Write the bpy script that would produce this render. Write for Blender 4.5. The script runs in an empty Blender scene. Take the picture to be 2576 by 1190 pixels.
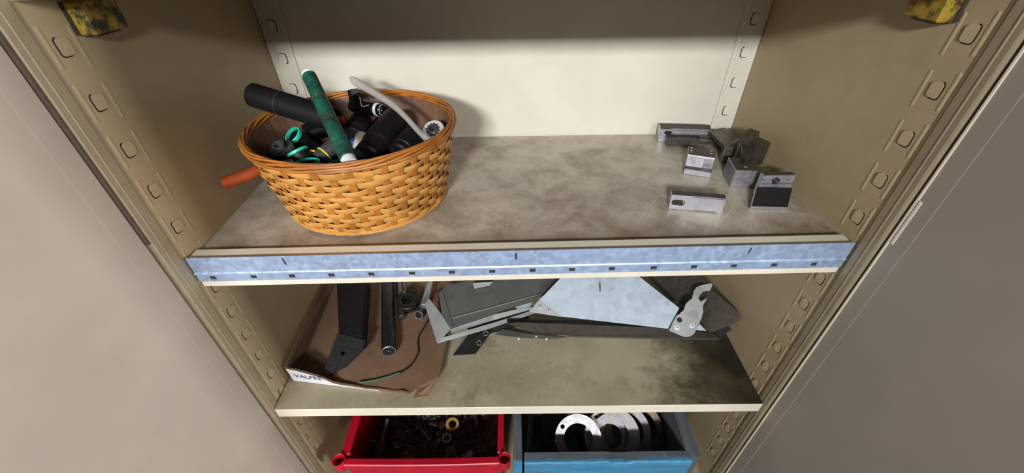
import bpy, bmesh, math, random
from mathutils import Vector, Matrix, Euler
random.seed(7)
R = math.radians
scene = bpy.context.scene
COL = scene.collection
# ---------------------------------------------------------------- camera
CAM = Vector((0.44525, -0.39756, 0.56924)); FPX = 1028.885
ROT = Euler((0.9135927, 0.012342, -0.0053393), 'XYZ')
cd = bpy.data.cameras.new('camera'); cd.sensor_width = 36.0
cd.lens = FPX / 2576 * 36.0; cd.clip_start = 0.01; cd.clip_end = 60
co = bpy.data.objects.new('camera', cd); COL.objects.link(co)
co.location = CAM; co.rotation_euler = ROT
scene.camera = co
# ---------------------------------------------------------------- world, lamps, exposure
w = bpy.data.worlds.new('workshop_ambient'); scene.world = w; w.use_nodes = True
w.node_tree.nodes['Background'].inputs[0].default_value = (1.0, 0.80, 0.60, 1)
w.node_tree.nodes['Background'].inputs[1].default_value = 0.02
def area(name, loc, target, sx, sy, power, col):
    l = bpy.data.lights.new(name, 'AREA'); l.shape = 'RECTANGLE'; l.size = sx; l.size_y = sy
    l.energy = power; l.color = col
    o = bpy.data.objects.new(name, l); COL.objects.link(o); o.location = loc
    o.rotation_euler = (Vector(target) - Vector(loc)).to_track_quat('-Z', 'Y').to_euler()
    return o
area('workshop_lamp', (1.22, -3.00, 1.56), (0.45, 0.4, 0.25), 0.52, 0.24, 54.0, (1.0, 0.98, 0.96))
area('workshop_lamp', (-0.15, -3.00, 1.56), (0.45, 0.4, 0.25), 0.52, 0.24, 172.0, (0.97, 0.99, 1.0))
area('left_door_light', (3.40, -1.76, 1.10), (0.0, -0.2, 0.1), 0.40, 0.80, 285.0, (0.98, 0.98, 1.0))  # added unseen light from the right, there to brighten the left door
vs = scene.view_settings
vs.view_transform = 'Standard'; vs.look = 'None'; vs.gamma = 1.0; vs.use_curve_mapping = False
vs.exposure = -0.35

# ---------------------------------------------------------------- helpers
_M = ROT.to_matrix()
def at(px, py, **k):
    """point in the place seen at a photo pixel, on the plane x=, y= or z= (or p=point, n=normal)"""
    d = _M @ Vector(((px - 1288) / FPX, -(py - 595) / FPX, -1.0))
    if 'n' in k:
        n = Vector(k['n']); t = (Vector(k['p']) - CAM).dot(n) / d.dot(n)
    else:
        a, v = next(iter(k.items())); i = 'xyz'.index(a); t = (v - CAM[i]) / d[i]
    return CAM + d * t
def link(o, parent=None):
    COL.objects.link(o)
    if parent is not None: o.parent = parent
    return o
def obj(name, bm, mat, parent=None, smooth=False, angle=None, label=None):
    bmesh.ops.recalc_face_normals(bm, faces=bm.faces[:])
    me = bpy.data.meshes.new(name); bm.to_mesh(me); bm.free()
    me.materials.append(mat)
    if smooth:
        for p in me.polygons: p.use_smooth = True
        if angle: me.set_sharp_from_angle(angle=R(angle))
    o = bpy.data.objects.new(name, me); link(o, parent)
    if label: o['label'] = label
    return o
def tag(o, label, cat, group=None):
    o['label'] = label; o['category'] = cat
    if group: o['group'] = group
    return o
def thing(name, label, cat, loc=(0, 0, 0), rz=0.0, group=None):
    o = bpy.data.objects.new(name, None); link(o); o.location = loc; o.rotation_euler = (0, 0, rz)
    o.empty_display_size = 0.02
    return tag(o, label, cat, group)
def basis(d, up=(0, 0, 1)):
    d = Vector(d).normalized(); u = Vector(up)
    if abs(d.dot(u)) > 0.97: u = Vector((1, 0, 0))
    x = u.cross(d).normalized(); y = d.cross(x)
    return x, y, d
def box(bm, lo, hi, bev=0.0, M=None):
    r = bmesh.ops.create_cube(bm, size=1.0)
    lo, hi = Vector(lo), Vector(hi); s = hi - lo; c = (lo + hi) / 2
    for v in r['verts']: v.co = Vector((v.co.x * s.x, v.co.y * s.y, v.co.z * s.z)) + c
    vs_ = r['verts']
    if bev > 0:
        es = list({e for v in vs_ for e in v.link_edges})
        q = bmesh.ops.bevel(bm, geom=es, offset=bev, segments=1, affect='EDGES')
        vs_ = list({v for f in q['faces'] for v in f.verts})
    if M is not None:
        for v in (bm.verts if bev > 0 else vs_): v.co = M @ v.co
    return bm
def boxbm(lo, hi, bev=0.0):
    return box(bmesh.new(), lo, hi, bev)
def prism(bm, poly, z0, z1, M=None):
    """extrude a 2-D polygon between z0 and z1"""
    a = [bm.verts.new(Vector((p[0], p[1], z0))) for p in poly]
    b = [bm.verts.new(Vector((p[0], p[1], z1))) for p in poly]
    bm.faces.new(a[::-1]); bm.faces.new(b)
    n = len(poly)
    for i in range(n): bm.faces.new((a[i], a[(i + 1) % n], b[(i + 1) % n], b[i]))
    if M is not None:
        for v in a + b: v.co = M @ v.co
    return bm
def sheet(bm, pts, th):
    """a flat sheet through 3-D points (planar), thickness th behind it"""
    n = Vector((0, 0, 0)); k = len(pts); pts = [Vector(p) for p in pts]
    for i in range(k): n += pts[i].cross(pts[(i + 1) % k])
    n.normalize()
    if n.dot(CAM - pts[0]) < 0: n = -n
    a = [bm.verts.new(p) for p in pts]; b = [bm.verts.new(p - n * th) for p in pts]
    bm.faces.new(a); bm.faces.new(b[::-1])
    for i in range(k): bm.faces.new((a[i], b[i], b[(i + 1) % k], a[(i + 1) % k]))
    return bm
def lathe(bm, prof, p0, d, seg=28, up=(0, 0, 1), closed=False):
    x, y, z = basis(d, up); p0 = Vector(p0); rings = []
    for r, t in prof:
        if r < 1e-6: rings.append([bm.verts.new(p0 + z * t)])
        else: rings.append([bm.verts.new(p0 + z * t + (x * math.cos(a) + y * math.sin(a)) * r) for a in [2 * math.pi * i / seg for i in range(seg)]])
    pr = list(zip(rings, rings[1:]))
    if closed: pr.append((rings[-1], rings[0]))
    for A, B in pr:
        for i in range(seg):
            j = (i + 1) % seg
            if len(A) == 1 and len(B) == 1: continue
            if len(A) == 1: bm.faces.new((A[0], B[i], B[j]))
            elif len(B) == 1: bm.faces.new((A[i], A[j], B[0]))
            else: bm.faces.new((A[i], A[j], B[j], B[i]))
    return bm
def pipe(bm, p0, p1, ro, ri, seg=28):
    p0, p1 = Vector(p0), Vector(p1); L = (p1 - p0).length; b = min(0.0008, (ro - ri) * .3)
    return lathe(bm, [(ri, 0), (ro - b, 0), (ro, b), (ro, L - b), (ro - b, L), (ri, L)], p0, p1 - p0, seg, closed=True)
def rod(bm, p0, p1, r, seg=20, bev=0.0008):
    p0, p1 = Vector(p0), Vector(p1); L = (p1 - p0).length
    return lathe(bm, [(0, 0), (r - bev, 0), (r, bev), (r, L - bev), (r - bev, L), (0, L)], p0, p1 - p0, seg)
def smooth_path(pts, n=8, closed=False):
    pts = [Vector(p) for p in pts]; out = []; k = len(pts)
    for i in range(k if closed else k - 1):
        if closed: a, b, c, d = pts[i - 1], pts[i], pts[(i + 1) % k], pts[(i + 2) % k]
        else: a, b, c, d = pts[max(i - 1, 0)], pts[i], pts[i + 1], pts[min(i + 2, k - 1)]
        for j in range(n):
            t = j / n
            out.append(0.5 * ((2 * b) + (c - a) * t + (2 * a - 5 * b + 4 * c - d) * t * t + (3 * b - a - 3 * c + d) * t ** 3))
    if not closed: out.append(pts[-1])
    return out
def sweep(bm, path, r, seg=10, closed=False, hollow=0.0):
    """tube along a path; r a number or a list; hollow = inner radius fraction at open ends"""
    path = [Vector(p) for p in path]; n = len(path); rings = []; inner = []
    rr = r if isinstance(r, (list, tuple)) else [r] * n
    up = None
    for i in range(n):
        a = path[(i - 1) % n] if (closed or i > 0) else path[i]; b = path[(i + 1) % n] if (closed or i < n - 1) else path[i]
        t = (b - a).normalized()
        if up is None: x, y, _ = basis(t)
        else:
            x = (up - t * up.dot(t)).normalized(); y = t.cross(x)
        up = x
        ring = lambda q: [bm.verts.new(path[i] + (x * math.cos(2 * math.pi * k / seg) + y * math.sin(2 * math.pi * k / seg)) * q) for k in range(seg)]
        rings.append(ring(rr[i]))
        if hollow: inner.append(ring(rr[i] * hollow))
    def skin(rs, flip=False):
        for A, B in list(zip(rs, rs[1:])) + ([(rs[-1], rs[0])] if closed else []):
            for k in range(seg): bm.faces.new((A[k], A[(k + 1) % seg], B[(k + 1) % seg], B[k]))
    skin(rings)
    if hollow:
        skin(inner)
        for A, B in ((rings[0], inner[0]), (rings[-1], inner[-1])):
            for k in range(seg): bm.faces.new((A[k], A[(k + 1) % seg], B[(k + 1) % seg], B[k]))
    elif not closed:
        bm.faces.new(rings[0][::-1]); bm.faces.new(rings[-1])
    return bm
def ribbon(bm, path, wdirs, ndirs, wid, th, closed=False):
    """flat strip along a path: width vectors, normals"""
    rs = []
    for p, wv, nv in zip(path, wdirs, ndirs):
        wv = wv * (wid / 2); nv = nv * (th / 2)
        rs.append([bm.verts.new(p - wv - nv * .3), bm.verts.new(p - wv * .6 + nv), bm.verts.new(p + wv * .6 + nv), bm.verts.new(p + wv - nv * .3), bm.verts.new(p - nv)])
    m = len(rs[0])
    for A, B in list(zip(rs, rs[1:])) + ([(rs[-1], rs[0])] if closed else []):
        for k in range(m): bm.faces.new((A[k], A[(k + 1) % m], B[(k + 1) % m], B[k]))
    if not closed: bm.faces.new(rs[0][::-1]); bm.faces.new(rs[-1])
    return bm
def carve(o, *cutters):
    """boolean-subtract bmeshes from an object's mesh and keep only the result"""
    for c in cutters:
        bmesh.ops.recalc_face_normals(c, faces=c.faces[:])
        me = bpy.data.meshes.new('cut'); c.to_mesh(me); c.free()
        co_ = bpy.data.objects.new('cut', me); COL.objects.link(co_); co_.matrix_world = o.matrix_world
        m = o.modifiers.new('b', 'BOOLEAN'); m.operation = 'DIFFERENCE'; m.solver = 'EXACT'; m.object = co_
        if o.parent: co_.parent = o.parent; co_.matrix_parent_inverse = o.matrix_parent_inverse
        bpy.context.view_layer.update()
        dg = bpy.context.evaluated_depsgraph_get()
        new = bpy.data.meshes.new_from_object(o.evaluated_get(dg))
        o.modifiers.clear(); old = o.data; o.data = new; new.name = o.name
        bpy.data.meshes.remove(old); bpy.data.objects.remove(co_); bpy.data.meshes.remove(me)
    return o
def MX(loc, rz=0.0, rx=0.0, ry=0.0):
    return Matrix.Translation(Vector(loc)) @ Euler((rx, ry, rz), 'XYZ').to_matrix().to_4x4()

# ---------------------------------------------------------------- materials
def new_mat(name):
    m = bpy.data.materials.new(name); m.use_nodes = True
    nt = m.node_tree; b = nt.nodes['Principled BSDF']
    return m, nt, b
def N(nt, kind, **k):
    n = nt.nodes.new(kind)
    for a, v in k.items(): setattr(n, a, v)
    return n
def noise(nt, scale, detail=4, rough=.55, stretch=None, dist=0.0, coord='Object', rz=0.0):
    tc = N(nt, 'ShaderNodeTexCoord'); mp = N(nt, 'ShaderNodeMapping')
    src = tc.outputs[coord]
    if rz:
        m0 = N(nt, 'ShaderNodeMapping'); m0.inputs['Rotation'].default_value = (0, 0, rz); nt.links.new(src, m0.inputs['Vector']); src = m0.outputs['Vector']
    if stretch: mp.inputs['Scale'].default_value = stretch
    nt.links.new(src, mp.inputs['Vector'])
    n = N(nt, 'ShaderNodeTexNoise'); n.inputs['Scale'].default_value = scale; n.inputs['Detail'].default_value = detail
    n.inputs['Roughness'].default_value = rough; n.inputs['Distortion'].default_value = dist
    nt.links.new(mp.outputs['Vector'], n.inputs['Vector'])
    return n.outputs['Fac']
def ramp(nt, fac, stops):
    r = N(nt, 'ShaderNodeValToRGB'); e = r.color_ramp.elements
    while len(e) < len(stops): e.new(0.5)
    for el, (p, c) in zip(e, stops):
        el.position = p; el.color = (c, c, c, 1) if isinstance(c, (int, float)) else (*c[:3], 1)
    nt.links.new(fac, r.inputs['Fac']); return r.outputs['Color']
def mix(nt, fac, a, b, mode='MIX'):
    m = N(nt, 'ShaderNodeMix', data_type='RGBA', blend_type=mode)
    for s, v in ((m.inputs[0], fac), (m.inputs[6], a), (m.inputs[7], b)):
        if isinstance(v, (int, float)): s.default_value = v if s.type == 'VALUE' else (v, v, v, 1)
        elif isinstance(v, tuple): s.default_value = (*v[:3], 1)
        else: nt.links.new(v, s)
    return m.outputs[2]
def bump(nt, b, h, strength=.3, dist=.001):
    n = N(nt, 'ShaderNodeBump'); n.inputs['Strength'].default_value = strength; n.inputs['Distance'].default_value = dist
    nt.links.new(h, n.inputs['Height']); nt.links.new(n.outputs['Normal'], b.inputs['Normal'])
def scratch(nt, scale, width, gate_scale, gate=(.52, .6), stretch=None, dist=.6, rz=0.0):
    """thin curly lines: iso-contours of a noise, gated into patches"""
    n = noise(nt, scale, 2, .5, stretch, dist, 'Object', rz)
    l = ramp(nt, n, [(0.5 - width, 0.0), (0.5, 1.0), (0.5 + width, 0.0)])
    g = ramp(nt, noise(nt, gate_scale, 3), [(gate[0], 0.0), (gate[1], 1.0)])
    return mix(nt, 1.0, l, g, 'MULTIPLY')
def simple(name, col, rough=.5, metal=0.0, var=.12, vscale=40, col2=None, spec=.5, bmp=0.0, bscale=200, stretch=None, coat=0.0):
    m, nt, b = new_mat(name)
    c2 = col2 or tuple(max(0, c * (1 - var * 2)) for c in col)
    f = ramp(nt, noise(nt, vscale, 5, .6, stretch), [(.35, 0.0), (.68, 1.0)])
    nt.links.new(mix(nt, f, col, c2), b.inputs['Base Color'])
    b.inputs['Roughness'].default_value = rough; b.inputs['Metallic'].default_value = metal
    b.inputs['Specular IOR Level'].default_value = spec; b.inputs['Coat Weight'].default_value = coat
    if bmp: bump(nt, b, noise(nt, bscale, 3, .6, stretch), bmp, .0006)
    return m
def MR(nt, v, a, b):
    r = N(nt, 'ShaderNodeMapRange'); r.inputs[1].default_value = a; r.inputs[2].default_value = b; nt.links.new(v, r.inputs[0]); return r.outputs[0]
def paint(name, col, dirt=(.16, .11, .06), amount=.35, rough=.42, scr=0.5, stain=(.55, .75), sscale=5.0, speck=True, seedshift=0.0, front_band=False):
    """worn cabinet enamel: mottling, grime, scratches, black specks"""
    m, nt, b = new_mat(name)
    base = mix(nt, ramp(nt, noise(nt, 9 + seedshift, 4), [(.35, 0.0), (.7, 1.0)]), col, tuple(c * .9 for c in col))
    g = ramp(nt, noise(nt, sscale + seedshift, 7, .68, None, .4), [(stain[0], 0.0), (stain[1], amount)])
    c = mix(nt, g, base, dirt)
    if scr > 0:
        s1 = scratch(nt, 30 + seedshift, .010, 5, (.5, .58), (1, .07, 1), .25, .55)
        s2 = scratch(nt, 60, .014, 8, (.48, .58), (1, .10, 1), .3, -.9)
        c = mix(nt, mix(nt, scr, (0, 0, 0), s1), c, tuple(min(1, x * 1.35 + .05) for x in col))
        c = mix(nt, mix(nt, scr * .6, (0, 0, 0), s2), c, tuple(min(1, x * 1.25 + .04) for x in col))
    if front_band:      # browner towards the front edge of the shelf, with a noisy border
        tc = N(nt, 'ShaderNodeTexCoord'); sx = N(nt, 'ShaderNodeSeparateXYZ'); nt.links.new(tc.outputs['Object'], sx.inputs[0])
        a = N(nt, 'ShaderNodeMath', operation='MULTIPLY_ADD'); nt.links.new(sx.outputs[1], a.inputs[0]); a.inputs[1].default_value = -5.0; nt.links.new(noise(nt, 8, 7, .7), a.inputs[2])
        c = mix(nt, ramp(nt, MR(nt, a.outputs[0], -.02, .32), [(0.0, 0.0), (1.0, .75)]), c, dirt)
    if speck:
        sp = ramp(nt, noise(nt, 60, 6, .75), [(.72, 0.0), (.76, .8)])
        c = mix(nt, sp, c, (.03, .022, .016))
    nt.links.new(c, b.inputs['Base Color'])
    rg = ramp(nt, noise(nt, 14, 5), [(.3, rough - .06), (.75, rough + .15)])
    nt.links.new(rg, b.inputs['Roughness'])
    bump(nt, b, noise(nt, 55, 3), .06, .001)
    return m
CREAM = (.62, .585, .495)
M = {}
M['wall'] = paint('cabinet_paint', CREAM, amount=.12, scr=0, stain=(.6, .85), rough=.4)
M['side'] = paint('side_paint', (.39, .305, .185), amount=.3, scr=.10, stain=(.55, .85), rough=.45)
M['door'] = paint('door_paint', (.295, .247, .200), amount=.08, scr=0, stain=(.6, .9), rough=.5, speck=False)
M['frame'] = paint('frame_paint', (.27, .215, .14), (.10, .06, .03), amount=.5, scr=.1, stain=(.5, .8), sscale=14, rough=.5)
M['shelf_top'] = paint('shelf_worn_paint', (.475, .42, .345), (.13, .085, .048), amount=.9, scr=.32, stain=(.40, .78), sscale=16, rough=.34, front_band=True)
M['lip'] = paint('shelf_edge_paint', (.66, .61, .50), amount=.12, scr=0, rough=.4)
M['gap'] = simple('dark_gap', (.03, .022, .014), .8)
M['rust'] = simple('brown_seal', (.075, .05, .035), .6, vscale=60)
M['plaster'] = simple('plaster', (.5, .49, .46), .9, vscale=6)
M['concrete'] = simple('concrete', (.12, .115, .105), .85, vscale=8, bmp=.2)
def mid_shelf_mat():
    m, nt, b = new_mat('mid_shelf_paint')
    base = mix(nt, ramp(nt, noise(nt, 7, 5), [(.35, 0.0), (.7, 1.0)]), (.38, .335, .24), (.26, .22, .14))
    tc = N(nt, 'ShaderNodeTexCoord'); sx = N(nt, 'ShaderNodeSeparateXYZ'); nt.links.new(tc.outputs['Object'], sx.inputs[0])
    # an oil stain soaked in towards the right-hand end
    r = N(nt, 'ShaderNodeMapRange'); r.inputs[1].default_value = .62; r.inputs[2].default_value = .86
    nt.links.new(sx.outputs[0], r.inputs[0])
    a = N(nt, 'ShaderNodeMath', operation='MULTIPLY_ADD'); nt.links.new(r.outputs[0], a.inputs[0]); a.inputs[1].default_value = .34
    nt.links.new(noise(nt, 9, 8, .72, None, .5), a.inputs[2])
    g = ramp(nt, a.outputs[0], [(.58, 0.0), (.80, .92)])
    s1 = scratch(nt, 24, .02, 6, (.42, .55), None, 1.2)
    base = mix(nt, mix(nt, .28, (0, 0, 0), s1), base, (.55, .49, .32))
    c = mix(nt, g, base, (.075, .055, .025))
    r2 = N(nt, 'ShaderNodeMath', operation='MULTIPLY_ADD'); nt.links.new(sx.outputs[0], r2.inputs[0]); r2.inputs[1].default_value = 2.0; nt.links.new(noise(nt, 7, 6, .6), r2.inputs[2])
    c = mix(nt, ramp(nt, MR(nt, r2.outputs[0], 1.98, 2.32), [(0.0, 0.0), (1.0, .95)]), c, (.012, .009, .006))  # oil stain and right door's shadow painted together, near black at the end
    g2 = ramp(nt, noise(nt, 16, 7, .7), [(.55, 0.0), (.75, .5)])
    c = mix(nt, g2, c, (.16, .12, .06))
    sp = ramp(nt, noise(nt, 55, 6, .75), [(.70, 0.0), (.74, .9)])
    c = mix(nt, sp, c, (.03, .022, .012))
    nt.links.new(c, b.inputs['Base Color']); b.inputs['Roughness'].default_value = .5
    return m
M['shelf_mid'] = mid_shelf_mat()
def galv(name, col, rough=.38, metal=.85, vs_=90.0, contrast=.22):
    m, nt, b = new_mat(name)
    tc = N(nt, 'ShaderNodeTexCoord'); v = N(nt, 'ShaderNodeTexVoronoi'); v.inputs['Scale'].default_value = vs_
    nt.links.new(tc.outputs['Object'], v.inputs['Vector'])
    bw = N(nt, 'ShaderNodeRGBToBW'); nt.links.new(v.outputs['Color'], bw.inputs[0])
    c = mix(nt, bw.outputs[0], tuple(x * (1 - contrast) for x in col), tuple(min(1, x * (1 + contrast)) for x in col))
    d = ramp(nt, noise(nt, 22, 6, .7), [(.55, 0.0), (.8, .35)])
    nt.links.new(mix(nt, d, c, tuple(x * .5 for x in col)), b.inputs['Base Color'])
    b.inputs['Metallic'].default_value = metal
    nt.links.new(ramp(nt, bw.outputs[0], [(0.0, rough - .06), (1.0, rough + .1)]), b.inputs['Roughness'])
    return m
M['galv'] = galv('galvanised_strip', (.42, .54, .78), .38, .6, 150, .16)
M['galv_plate'] = galv('galvanised_plate', (.50, .59, .68), .5, .5, 60, .03)
M['galv_dull'] = galv('galvanised_dull', (.21, .215, .205), .45, .7, 30, .07)
M['galv_bracket'] = galv('galvanised_bracket', (.46, .48, .48), .5, .6, 40, .05)

# ================================================================ the cabinet
W, D = 0.9, 0.4106
ZTOP, ZBOT = 0.95, -0.52
Z1B = 0.214; ZFL, ZFR = 0.2065, 0.2185        # upper shelf: back edge level, front corners out of level
YF1, YF2 = 0.024, 0.003
Z2 = -0.1326
def shelf_z(x, y):
    t = max(0, min(1, (y - YF1) / (D - YF1))); s = x / W
    return (ZFL + (ZFR - ZFL) * s) * (1 - t) + Z1B * t
cab = thing('storage_cabinet', 'cream steel storage cabinet with both doors standing open around the shelves', 'cabinet', (0, 0, 0))
def fixed_box(name, lo, hi, mat, parent, bev=0.0, label=None):
    return obj(name, boxbm(lo, hi, bev), mat, parent, label=label)
backp = fixed_box('back_panel', (-.012, D, ZBOT - .02), (W + .012, D + .012, ZTOP), M['wall'], cab)
sides = []
for s in (0, 1):
    x0, x1 = ((-.012, 0) if s == 0 else (W, W + .012))
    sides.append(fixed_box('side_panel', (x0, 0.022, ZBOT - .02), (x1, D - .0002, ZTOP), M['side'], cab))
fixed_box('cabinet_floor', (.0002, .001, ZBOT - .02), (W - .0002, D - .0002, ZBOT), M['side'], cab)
fixed_box('cabinet_roof', (-.012, -.004, ZTOP), (W + .012, D + .012, ZTOP + .015), M['wall'], cab)
# the next shelf up, above the picture: its edge shades the top of the back wall
fixed_box('upper_shelf', (.0005, .024, .538), (W - .0005, D - .0005, .541), M['side'], cab)
fixed_box('upper_shelf_lip', (.0005, .020, .519), (W - .0005, .0238, .541), M['lip'], cab)
# front frame: folded upright at each side
for s in (0, 1):
    sx = (lambda v: v) if s == 0 else (lambda v: W - v)
    bm = bmesh.new()
    poly = [(-.030, -.004), (.0012, -.004), (.0022, -.002), (.0022, .0175), (.0010, .0195), (.0010, .0219), (-.030, .0219)]
    prism(bm, [(sx(a), b) for a, b in poly], ZBOT - .02, ZTOP)
    fr = obj('frame_upright', bm, M['frame'], cab)
    # pressed line down the middle of the upright
    bm = bmesh.new(); prism(bm, [(sx(.0022), .0045), (sx(.0030), .005), (sx(.0030), .0062), (sx(.0022), .0067)], ZBOT, ZTOP - .01)
    obj('pressed_line', bm, M['frame'], fr)
    seal = boxbm((min(sx(-.004), sx(.0016)), -.0072, .262 if s == 0 else .1), (max(sx(-.004), sx(.0016)), -.0042, ZTOP - .02))
    if s == 0: obj('door_seal', seal, M['rust'], fr)
    else: seal.free()
# knock-out tabs and pressed beads in the uprights
PITCH, ZH, YH = 0.0552208, 0.4755, 0.043
def rsq(w_, h_, r):
    pts = []
    for cx, cy, a0 in ((w_ - r, h_ - r, 0), (-w_ + r, h_ - r, 90), (-w_ + r, -h_ + r, 180), (w_ - r, -h_ + r, 270)):
        for k in range(3): a = R(a0 + 45 * k); pts.append((cx + r * math.cos(a), cy + r * math.sin(a)))
    return pts
def mesh_of(bm, name, mat):
    bmesh.ops.recalc_face_normals(bm, faces=bm.faces[:])
    me = bpy.data.meshes.new(name); bm.to_mesh(me); bm.free(); me.materials.append(mat); return me
def tab_mesh(mat):
    # local: x along the wall, y up, z out of the wall; lanced tab standing proud at one side
    bm = bmesh.new(); P_ = rsq(.0068, .0088, .0035)
    a = [bm.verts.new((p[0], p[1], 0.0)) for p in P_]
    b = [bm.verts.new((p[0] * .93, p[1] * .93, .0004 + .0016 * (p[0] + .0068) / .0136)) for p in P_]
    bm.faces.new(b); n = len(P_)
    for i in range(n): bm.faces.new((a[i], a[(i + 1) % n], b[(i + 1) % n], b[i]))
    return mesh_of(bm, 'knockout_tab', mat)
def slit_mesh():
    bm = bmesh.new(); P_ = rsq(.0083, .0098, .0040); Q = rsq(.0066, .0086, .0034); n = len(P_)
    a = [bm.verts.new((p[0], p[1], .00025)) for p in P_]; b = [bm.verts.new((p[0], p[1], .00025)) for p in Q]
    c = [bm.verts.new((p[0], p[1], .0)) for p in P_]
    for i in range(n):
        if 2 < i < 9:
            j = (i + 1) % n
            bm.faces.new((a[i], a[j], b[j], b[i])); bm.faces.new((a[i], a[j], c[j], c[i]))
    return mesh_of(bm, 'tab_slit', M['gap'])
def bead_mesh(mat):
    bm = bmesh.new(); P_ = rsq(.0028, .0205, .0026); n = len(P_)
    a = [bm.verts.new((p[0], p[1], 0)) for p in P_]; b = [bm.verts.new((p[0] * .35, p[1] * .96, .0007)) for p in P_]
    bm.faces.new(b)
    for i in range(n): bm.faces.new((a[i], a[(i + 1) % n], b[(i + 1) % n], b[i]))
    return mesh_of(bm, 'pressed_bead', mat)
tabm, slitm, beadm = tab_mesh(M['side']), slit_mesh(), bead_mesh(M['side'])
tabw, beadw = tab_mesh(M['wall']), bead_mesh(M['wall'])
def put(me, name, mw, parent):
    o = bpy.data.objects.new(name, me); link(o, parent); o.matrix_local = mw; return o
for s in (0, 1):
    # wall frame: local x -> +y, local y -> z, local z -> into the cabinet
    ax = Matrix(((0, 0, 1), (1, 0, 0), (0, 1, 0))).to_4x4() if s == 0 else Matrix(((0, 0, -1), (1, 0, 0), (0, 1, 0))).to_4x4()
    flip = Matrix.Identity(4)
    xw = 0.0 if s == 0 else W
    for i in range(0, 17):
        z = ZH - i * PITCH
        put(slitm, 'tab_slit', Matrix.Translation((xw, YH, z)) @ ax, sides[s])
        put(tabm, 'knockout_tab', Matrix.Translation((xw, YH, z)) @ ax @ Matrix.Scale(-1, 4, (1, 0, 0)) if False else Matrix.Translation((xw, YH, z)) @ ax, sides[s])
        put(beadm, 'pressed_bead', Matrix.Translation((xw, YH - .0145, z + .002)) @ ax, sides[s])
        put(beadm, 'pressed_bead', Matrix.Translation((xw, YH + .0170, z - .004)) @ ax, sides[s])
for s in (0, 1):
    x0, x1 = (0.0006, .044) if s == 0 else (W - .044, W - .0006)
    post = fixed_box('back_post', (x0, D - .0035, ZBOT), (x1, D, ZTOP), M['wall'], cab, .0008)
    ax = Matrix(((1, 0, 0), (0, 0, -1), (0, 1, 0))).to_4x4()
    if s == 0: ax = ax @ Matrix.Rotation(math.pi, 4, 'Z')
    for i in range(-1, 6):
        z = ZH - (i + .8737) * PITCH; xc = .022 if s == 0 else W - .022
        put(slitm, 'tab_slit', Matrix.Translation((xc, D - .0036, z)) @ ax, post)
        put(tabw, 'knockout_tab', Matrix.Translation((xc, D - .0036, z)) @ ax, post)
        put(beadw, 'pressed_bead', Matrix.Translation((.038 if s == 0 else W - .038, D - .0036, z + .006)) @ ax, post)
# ---------------------------------------------------------------- doors
DW = 0.452
def door(hx, hy, ang, sgn):
    """local: x along the door from the hinge, y thickness (outer side negative*sgn), z up"""
    dvec = Vector((-sgn * math.sin(R(ang - 90)), -math.cos(R(ang - 90)), 0)); inn = Vector((sgn * math.cos(R(ang - 90)), -math.sin(R(ang - 90)), 0))
    mw = Matrix(((dvec.x, inn.x, 0, hx), (dvec.y, inn.y, 0, hy), (0, 0, 1, 0), (0, 0, 0, 1)))
    bm = bmesh.new(); nx, nz = 36, 90; x0, x1, z0, z1 = .024, DW - .024, ZBOT + .02, ZTOP - .02
    g = []
    for j in range(nz + 1):
        row = []
        for i in range(nx + 1):
            x = x0 + (x1 - x0) * i / nx; z = z0 + (z1 - z0) * j / nz; y = 0.0
            if sgn > 0:      # a knock in the left door: a short creased dent
                u, v = x - .085, z - .155
                a = u * .80 + v * .60; c = -u * .60 + v * .80
                y -= .0022 * math.exp(-(a / .035) ** 2) * math.exp(-(c / .012) ** 2) * (1 if c > 0 else .35)
                y -= .0016 * math.exp(-((x - .10) / .06) ** 2 - ((z - .27) / .05) ** 2)
            row.append(bm.verts.new((x, y - .0008, z)))
        g.append(row)
    for j in range(nz):
        for i in range(nx): bm.faces.new((g[j][i], g[j][i + 1], g[j + 1][i + 1], g[j + 1][i]))
    for v in bm.verts: v.co = mw @ v.co
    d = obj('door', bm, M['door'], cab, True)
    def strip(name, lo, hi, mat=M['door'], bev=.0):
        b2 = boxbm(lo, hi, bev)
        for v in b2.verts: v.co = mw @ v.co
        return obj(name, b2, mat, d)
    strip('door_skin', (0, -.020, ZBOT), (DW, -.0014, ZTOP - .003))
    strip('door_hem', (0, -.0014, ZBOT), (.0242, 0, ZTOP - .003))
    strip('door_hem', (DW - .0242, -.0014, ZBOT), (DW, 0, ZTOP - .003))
    return d, strip, mw
dl, stl, _ = door(-.0025, -.0085, 91, 1)
dr, strr, _ = door(W + .0025, -.0085, 90, -1)
bead = strr('edge_bead', (.0, .0, ZBOT), (.0022, .0016, ZTOP - .003), M['lip'])  # light caught along the door edge, painted in as a paler strip
chip = strr('paint_chip', (.004, .0, .255), (.0072, .0012, .315), M['lip'])
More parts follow.
